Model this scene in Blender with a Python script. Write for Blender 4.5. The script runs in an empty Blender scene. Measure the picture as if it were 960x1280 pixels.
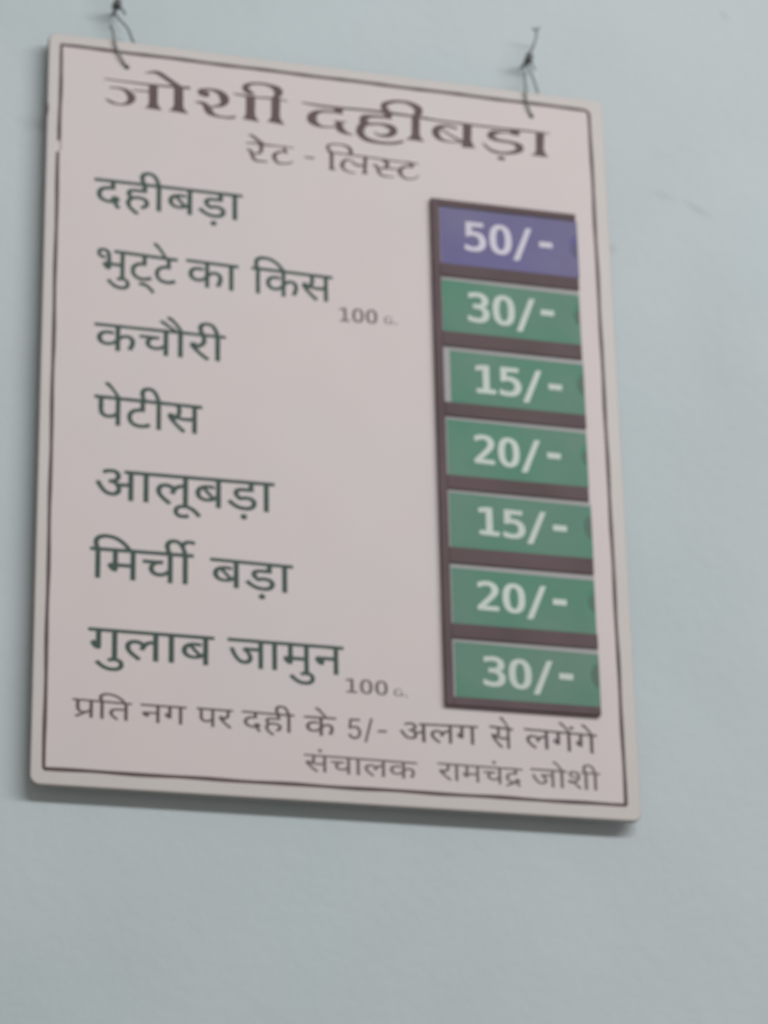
import bpy, math, random
from mathutils import Matrix, Vector

random.seed(4)
scene = bpy.context.scene
COL = scene.collection

# ------------------------------------------------------------------ frame of reference
# Lengths are millimetres on the board: x to the right, y up, z out of the wall towards the
# viewer, origin at the upper left corner of the printed border.  W() gives world metres.
def W(x, y, z=0.0):
    return Vector((x / 1000.0, -z / 1000.0, y / 1000.0))

# ------------------------------------------------------------------ camera
cam_d = bpy.data.cameras.new('camera')
cam = bpy.data.objects.new('camera', cam_d)
COL.objects.link(cam)
CP = [-0.199692, -0.775348, 1.250939]
RT = [[0.9637031, -0.0846549, -0.2531994], [-0.0203797, 0.9223021, -0.3859319], [0.2661974, 0.3770839, 0.8871002]]
loc = W(*(v * 1000 for v in CP))
axes = [W(*(RT[r][c] * 1000 for r in range(3))) for c in range(3)]
m = Matrix((axes[0], axes[1], axes[2])).transposed().to_4x4()
m.translation = loc
cam.matrix_world = m
cam_d.sensor_fit = 'HORIZONTAL'
cam_d.sensor_width = 36.0
cam_d.lens = 141.244
cam_d.clip_start = 0.05
cam_d.clip_end = 50.0
cam_d.dof.use_dof = True
cam_d.dof.focus_distance = 1.0
cam_d.dof.aperture_fstop = 25.0
scene.camera = cam

# ------------------------------------------------------------------ light
world = bpy.data.worlds.new('World')
scene.world = world
world.use_nodes = True
bg = world.node_tree.nodes['Background']
bg.inputs[0].default_value = (1.0, 0.965, 0.90, 1)
bg.inputs[1].default_value = 0.215

ld = bpy.data.lights.new('tube_light', 'AREA')
ld.shape = 'RECTANGLE'
ld.size = 2.6
ld.size_y = 0.2
ld.energy = 37.0
ld.color = (0.985, 0.99, 1.0)
lamp = bpy.data.objects.new('tube_light', ld)
COL.objects.link(lamp)
lamp.location = W(1030, 830, 1900)
d = W(135, -185, 0) - lamp.location
zax = -d.normalized()
xax = Vector((1, 0, 0)); xax = (xax - xax.dot(zax) * zax).normalized()
yax = zax.cross(xax)
mm = Matrix((xax, yax, zax)).transposed().to_4x4(); mm.translation = lamp.location
lamp.matrix_world = mm

scene.view_settings.view_transform = 'Standard'
scene.view_settings.look = 'None'
scene.view_settings.exposure = 0.03
scene.view_settings.gamma = 1.0

# ------------------------------------------------------------------ materials
def mat(name, col, rough=0.6, noise=0.0, scale=40.0, metal=0.0, spec=0.5, bump=0.0, bscale=300.0,
        tint=None, tscale=4.0, tamt=0.5):
    m = bpy.data.materials.new(name); m.use_nodes = True
    nt = m.node_tree; b = nt.nodes['Principled BSDF']
    b.inputs['Base Color'].default_value = (*col, 1)
    b.inputs['Roughness'].default_value = rough
    b.inputs['Metallic'].default_value = metal
    b.inputs['Specular IOR Level'].default_value = spec
    tc = nt.nodes.new('ShaderNodeTexCoord')
    out = None
    if tint:
        n2 = nt.nodes.new('ShaderNodeTexNoise'); n2.inputs['Scale'].default_value = tscale
        n2.inputs['Detail'].default_value = 3
        nt.links.new(tc.outputs['Object'], n2.inputs['Vector'])
        r2 = nt.nodes.new('ShaderNodeMapRange')
        r2.inputs[1].default_value = 0.35; r2.inputs[2].default_value = 0.65
        r2.inputs[4].default_value = tamt
        nt.links.new(n2.outputs['Fac'], r2.inputs[0])
        mx = nt.nodes.new('ShaderNodeMixRGB')
        mx.inputs[1].default_value = (*col, 1); mx.inputs[2].default_value = (*tint, 1)
        nt.links.new(r2.outputs[0], mx.inputs[0]); out = mx.outputs[0]
    if noise:
        n = nt.nodes.new('ShaderNodeTexNoise'); n.inputs['Scale'].default_value = scale
        n.inputs['Detail'].default_value = 5
        nt.links.new(tc.outputs['Object'], n.inputs['Vector'])
        r = nt.nodes.new('ShaderNodeMapRange')
        r.inputs[1].default_value = 0.3; r.inputs[2].default_value = 0.7
        r.inputs[3].default_value = 1 - noise; r.inputs[4].default_value = 1 + noise
        nt.links.new(n.outputs['Fac'], r.inputs[0])
        mu = nt.nodes.new('ShaderNodeVectorMath'); mu.operation = 'SCALE'
        if out: nt.links.new(out, mu.inputs[0])
        else: mu.inputs[0].default_value = col
        nt.links.new(r.outputs[0], mu.inputs['Scale']); out = mu.outputs[0]
    if out: nt.links.new(out, b.inputs['Base Color'])
    if bump:
        nb = nt.nodes.new('ShaderNodeTexNoise'); nb.inputs['Scale'].default_value = bscale
        nb.inputs['Detail'].default_value = 4
        nt.links.new(tc.outputs['Object'], nb.inputs['Vector'])
        bp = nt.nodes.new('ShaderNodeBump'); bp.inputs['Strength'].default_value = bump
        bp.inputs['Distance'].default_value = 0.001
        nt.links.new(nb.outputs['Fac'], bp.inputs['Height'])
        nt.links.new(bp.outputs[0], b.inputs['Normal'])
    return m

M_board = mat('board_laminate', (0.748, 0.664, 0.660), 0.45, 0.012, 30, tint=(0.722, 0.668, 0.660), tscale=9, tamt=0.8, spec=0.3)
M_rim = mat('board_cut_edge', (0.34, 0.33, 0.31), 0.7, 0.08, 60)
M_maroon_ink = mat('maroon_ink', (0.120, 0.074, 0.074), 0.5, 0.10, 90, spec=0.3)
M_line_ink = mat('border_ink', (0.115, 0.080, 0.078), 0.5, 0.12, 50, spec=0.3)
M_green_ink = mat('dark_green_ink', (0.040, 0.080, 0.064), 0.5, 0.08, 90, spec=0.3)
M_grey_ink = mat('brown_grey_ink', (0.115, 0.088, 0.088), 0.5, 0.08, 90, spec=0.3)
M_small_ink = mat('faded_brown_ink', (0.17, 0.138, 0.132), 0.5, 0.08, 90, spec=0.3)
M_pale_ink = mat('pale_grey_ink', (0.16, 0.135, 0.13), 0.5, 0.08, 90, spec=0.3)
M_holder = mat('maroon_plastic', (0.150, 0.112, 0.116), 0.6, 0.10, 35, tint=(0.170, 0.115, 0.132), tscale=20, spec=0.08)
M_paper = mat('card_paper', (0.46, 0.45, 0.46), 0.6, 0.03, 60)
M_card_green = mat('green_card_print', (0.092, 0.305, 0.200), 0.6, 0.03, 50, tint=(0.135, 0.285, 0.212), tscale=12, spec=0.15)
M_card_violet = mat('violet_card_print', (0.165, 0.150, 0.37), 0.6, 0.03, 50, tint=(0.180, 0.155, 0.30), tscale=12, spec=0.15)
M_text_green = mat('figures_pale_green', (0.70, 0.81, 0.735), 0.5)
M_text_violet = mat('figures_pale_lilac', (0.78, 0.74, 0.87), 0.5)
M_notch_shade = {'g': mat('notch_shade_on_green', (0.095, 0.165, 0.130), 0.6), 'v': mat('notch_shade_on_violet', (0.120, 0.108, 0.205), 0.6)}  # darker card colours, standing in for the shade in the thumb notches
M_crack = mat('scuffed_laminate', (0.42, 0.37, 0.36), 0.6)
M_margin = mat('laminate_margin_film', (0.665, 0.625, 0.600), 0.4, 0.02, 25, spec=0.3)
M_wire = mat('binding_wire_steel', (0.235, 0.25, 0.245), 0.65, 0.25, 300, metal=0.2)
M_nail = mat('nail_steel', (0.18, 0.185, 0.185), 0.5, 0.2, 300, metal=0.3)
M_nick = mat('nick_dark', (0.14, 0.12, 0.11), 0.9)

# clear plastic of the card pockets: mostly see-through, slightly milky
M_clear = bpy.data.materials.new('milky_clear_plastic'); M_clear.use_nodes = True
nt = M_clear.node_tree
b = nt.nodes['Principled BSDF']
b.inputs['Base Color'].default_value = (0.62, 0.60, 0.60, 1); b.inputs['Roughness'].default_value = 0.35; b.inputs['Specular IOR Level'].default_value = 0.12
tr = nt.nodes.new('ShaderNodeBsdfTransparent'); mx = nt.nodes.new('ShaderNodeMixShader')
tn = nt.nodes.new('ShaderNodeTexNoise'); tn.inputs['Scale'].default_value = 25
tcn = nt.nodes.new('ShaderNodeTexCoord'); mr = nt.nodes.new('ShaderNodeMapRange')
mr.inputs[1].default_value = 0.35; mr.inputs[2].default_value = 0.65
mr.inputs[3].default_value = 0.04; mr.inputs[4].default_value = 0.08
nt.links.new(tcn.outputs['Object'], tn.inputs['Vector']); nt.links.new(tn.outputs['Fac'], mr.inputs[0])
nt.links.new(mr.outputs[0], mx.inputs[0])
nt.links.new(tr.outputs[0], mx.inputs[1]); nt.links.new(b.outputs[0], mx.inputs[2])
nt.links.new(mx.outputs[0], nt.nodes['Material Output'].inputs['Surface'])

# wall paint: pale blue distemper with faint blotches and a few smudges
def wall_material():
    m = mat('pale_blue_wall_paint', (0.592, 0.680, 0.700), 0.75, 0.022, 14, bump=0.35, bscale=160,
            tint=(0.628, 0.686, 0.716), tscale=5.0, tamt=0.9, spec=0.25)
    nt = m.node_tree; b = nt.nodes['Principled BSDF']
    src = b.inputs['Base Color'].links[0].from_socket
    tc = next(n for n in nt.nodes if n.type == 'TEX_COORD')
    def smudge(src, x, y, rx, ry, ang, amt, col):
        mp = nt.nodes.new('ShaderNodeMapping'); mp.vector_type = 'TEXTURE'
        mp.inputs['Location'].default_value = W(x, y, 0)
        mp.inputs['Rotation'].default_value = (0, math.radians(-ang), 0)
        mp.inputs['Scale'].default_value = (rx / 1000, 1, ry / 1000)
        nt.links.new(tc.outputs['Object'], mp.inputs['Vector'])
        gr = nt.nodes.new('ShaderNodeTexGradient'); gr.gradient_type = 'SPHERICAL'
        nt.links.new(mp.outputs[0], gr.inputs[0])
        nz = nt.nodes.new('ShaderNodeTexNoise'); nz.inputs['Scale'].default_value = 120
        nt.links.new(tc.outputs['Object'], nz.inputs['Vector'])
        a = nt.nodes.new('ShaderNodeMath'); a.operation = 'MULTIPLY'; a.use_clamp = True
        nt.links.new(gr.outputs['Fac'], a.inputs[0]); nt.links.new(nz.outputs['Fac'], a.inputs[1])
        c = nt.nodes.new('ShaderNodeMath'); c.operation = 'MULTIPLY'; c.use_clamp = True
        nt.links.new(a.outputs[0], c.inputs[0]); c.inputs[1].default_value = amt
        mx = nt.nodes.new('ShaderNodeMixRGB'); nt.links.new(c.outputs[0], mx.inputs[0])
        nt.links.new(src, mx.inputs[1]); mx.inputs[2].default_value = (*col, 1)
        return mx.outputs[0]
    for s in SMUDGES: src = smudge(src, *s)
    nt.links.new(src, b.inputs['Base Color'])
    return m

p1 = (329.4, -44.8, -9.0); p2 = (352.3, 73.3, -9.0); p3 = (289.7, -29.5, -9.0); p4 = (311.6, -39.2, -9.0)
p5 = (338.0, -128.6, -9.0); p6 = (281.8, -73.4, -9.0)
SMUDGES = [(p1[0], p1[1], 11, 3.2, -28, 0.9, (0.42, 0.44, 0.40)),
           (p2[0], p2[1], 5, 2.5, -35, 0.7, (0.44, 0.46, 0.45)),
           (p4[0], p4[1], 9, 3, -20, 0.6, (0.44, 0.46, 0.43)),
           (p5[0], p5[1], 26, 60, 10, 0.3, (0.50, 0.52, 0.52)),
           (p6[0], p6[1], 3, 4, 0, 0.6, (0.40, 0.38, 0.36))]
M_wall = wall_material()

# ------------------------------------------------------------------ helpers
def link(o, parent=None):
    COL.objects.link(o)
    if parent: o.parent = parent
    return o

def mesh_obj(name, verts, faces, m, parent=None, smooth=False):
    me = bpy.data.meshes.new(name); me.from_pydata([tuple(v) for v in verts], [], faces); me.update()
    me.materials.append(m)
    if smooth:
        for p in me.polygons: p.use_smooth = True
    return link(bpy.data.objects.new(name, me), parent)

def flat_outline(name, contours, z, m, parent=None, depth=0.0, bevel=0.0, mats=None):
    """filled outline (with holes) lying on the board; depth = half thickness in mm"""
    cu = bpy.data.curves.new(name, 'CURVE'); cu.dimensions = '2D'; cu.fill_mode = 'BOTH' if depth else 'FRONT'
    cu.extrude = depth / 1000; cu.bevel_depth = bevel / 1000; cu.bevel_resolution = 2
    if bevel: cu.offset = -bevel / 1000
    for c in contours:
        sp = cu.splines.new('POLY'); sp.points.add(len(c) - 1)
        for i, (x, y) in enumerate(c): sp.points[i].co = (x / 1000, y / 1000, 0, 1)
        sp.use_cyclic_u = True
    tmp = bpy.data.objects.new('tmp', cu); COL.objects.link(tmp)
    dg = bpy.context.evaluated_depsgraph_get()
    me = bpy.data.meshes.new_from_object(tmp.evaluated_get(dg)); me.name = name
    bpy.data.objects.remove(tmp); bpy.data.curves.remove(cu)
    for v in me.vertices: v.co = W(v.co.x * 1000, v.co.y * 1000, v.co.z * 1000 + z)
    me.materials.clear(); me.materials.append(m)
    me.update()
    return link(bpy.data.objects.new(name, me), parent)

def rrect(x0, y0, x1, y1, r, n=6):
    out = []
    for cx, cy, a in ((x1 - r, y1 - r, 0), (x0 + r, y1 - r, 90), (x0 + r, y0 + r, 180), (x1 - r, y0 + r, 270)):
        for k in range(n + 1):
            t = math.radians(a + 90 * k / n); out.append((cx + r * math.cos(t), cy + r * math.sin(t)))
    return out

def circ(x, y, r, n=20):
    return [(x + r * math.cos(-2 * math.pi * k / n), y + r * math.sin(-2 * math.pi * k / n)) for k in range(n)]

def box(name, x0, x1, y0, y1, z0, z1, m, parent=None, bev=0.25):
    """bar with softened front edges"""
    b = bev
    r = [((x0, y0), (x1, y1), z0), ((x0, y0), (x1, y1), z1 - b), ((x0 + b, y0 + b), (x1 - b, y1 - b), z1)]
    v = []
    for (a, c, z) in r:
        v += [W(a[0], a[1], z), W(c[0], a[1], z), W(c[0], c[1], z), W(a[0], c[1], z)]
    f = [(0, 3, 2, 1), (8, 9, 10, 11)]
    for k in (0, 4):
        for i in range(4):
            j = (i + 1) % 4; f.append((k + i, k + j, k + 4 + j, k + 4 + i))
    return mesh_obj(name, v, f, m, parent)

def catmull(P, n=7):
    P = [Vector(p) for p in P]
    E = [2 * P[0] - P[1]] + P + [2 * P[-1] - P[-2]]; out = []
    for i in range(1, len(E) - 2):
        a, b, c, d = E[i - 1:i + 3]
        for k in range(n):
            t = k / n
            out.append(.5 * ((2 * b) + (c - a) * t + (2 * a - 5 * b + 4 * c - d) * t * t + (3 * b - a - 3 * c + d) * t ** 3))
    out.append(P[-1]); return out

def tube(name, pts, r, m, parent=None, seg=10, smooth=7, taper=1.0):
    """round wire through points in board mm"""
    Q = catmull(pts, smooth) if smooth else [Vector(p) for p in pts]
    V, F = [], []
    up = Vector((0.3, 0.2, 1))
    for i, p in enumerate(Q):
        t = (Q[min(i + 1, len(Q) - 1)] - Q[max(i - 1, 0)]).normalized()
        n = (up - up.dot(t) * t).normalized(); up = n; b = t.cross(n)
        rr = r * (taper if i in (0, len(Q) - 1) else 1) * (1 + 0.05 * math.sin(i * 2.3))
        for k in range(seg):
            a = 2 * math.pi * k / seg; q = p + (n * math.cos(a) + b * math.sin(a)) * rr; V.append(W(*q))
    for i in range(len(Q) - 1):
        for k in range(seg):
            j = (k + 1) % seg; F.append((i * seg + k, i * seg + j, (i + 1) * seg + j, (i + 1) * seg + k))
    F.append(tuple(range(seg))[::-1]); F.append(tuple(range((len(Q) - 1) * seg, len(Q) * seg)))
    return mesh_obj(name, V, F, m, parent, True)

def empty(name, at, label, cat, group=None):
    o = bpy.data.objects.new(name, None); COL.objects.link(o); o.location = W(*at); o.empty_display_size = 0.01
    tag(o, label, cat, group); return o

def tag(o, label, cat, group=None):
    o['label'] = label; o['category'] = cat
    if group: o['group'] = group
    return o

def keep(child, parent):
    """parent without moving"""
    child.parent = parent
    child.matrix_parent_inverse = Matrix.Translation(-parent.location)
    return child

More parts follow.
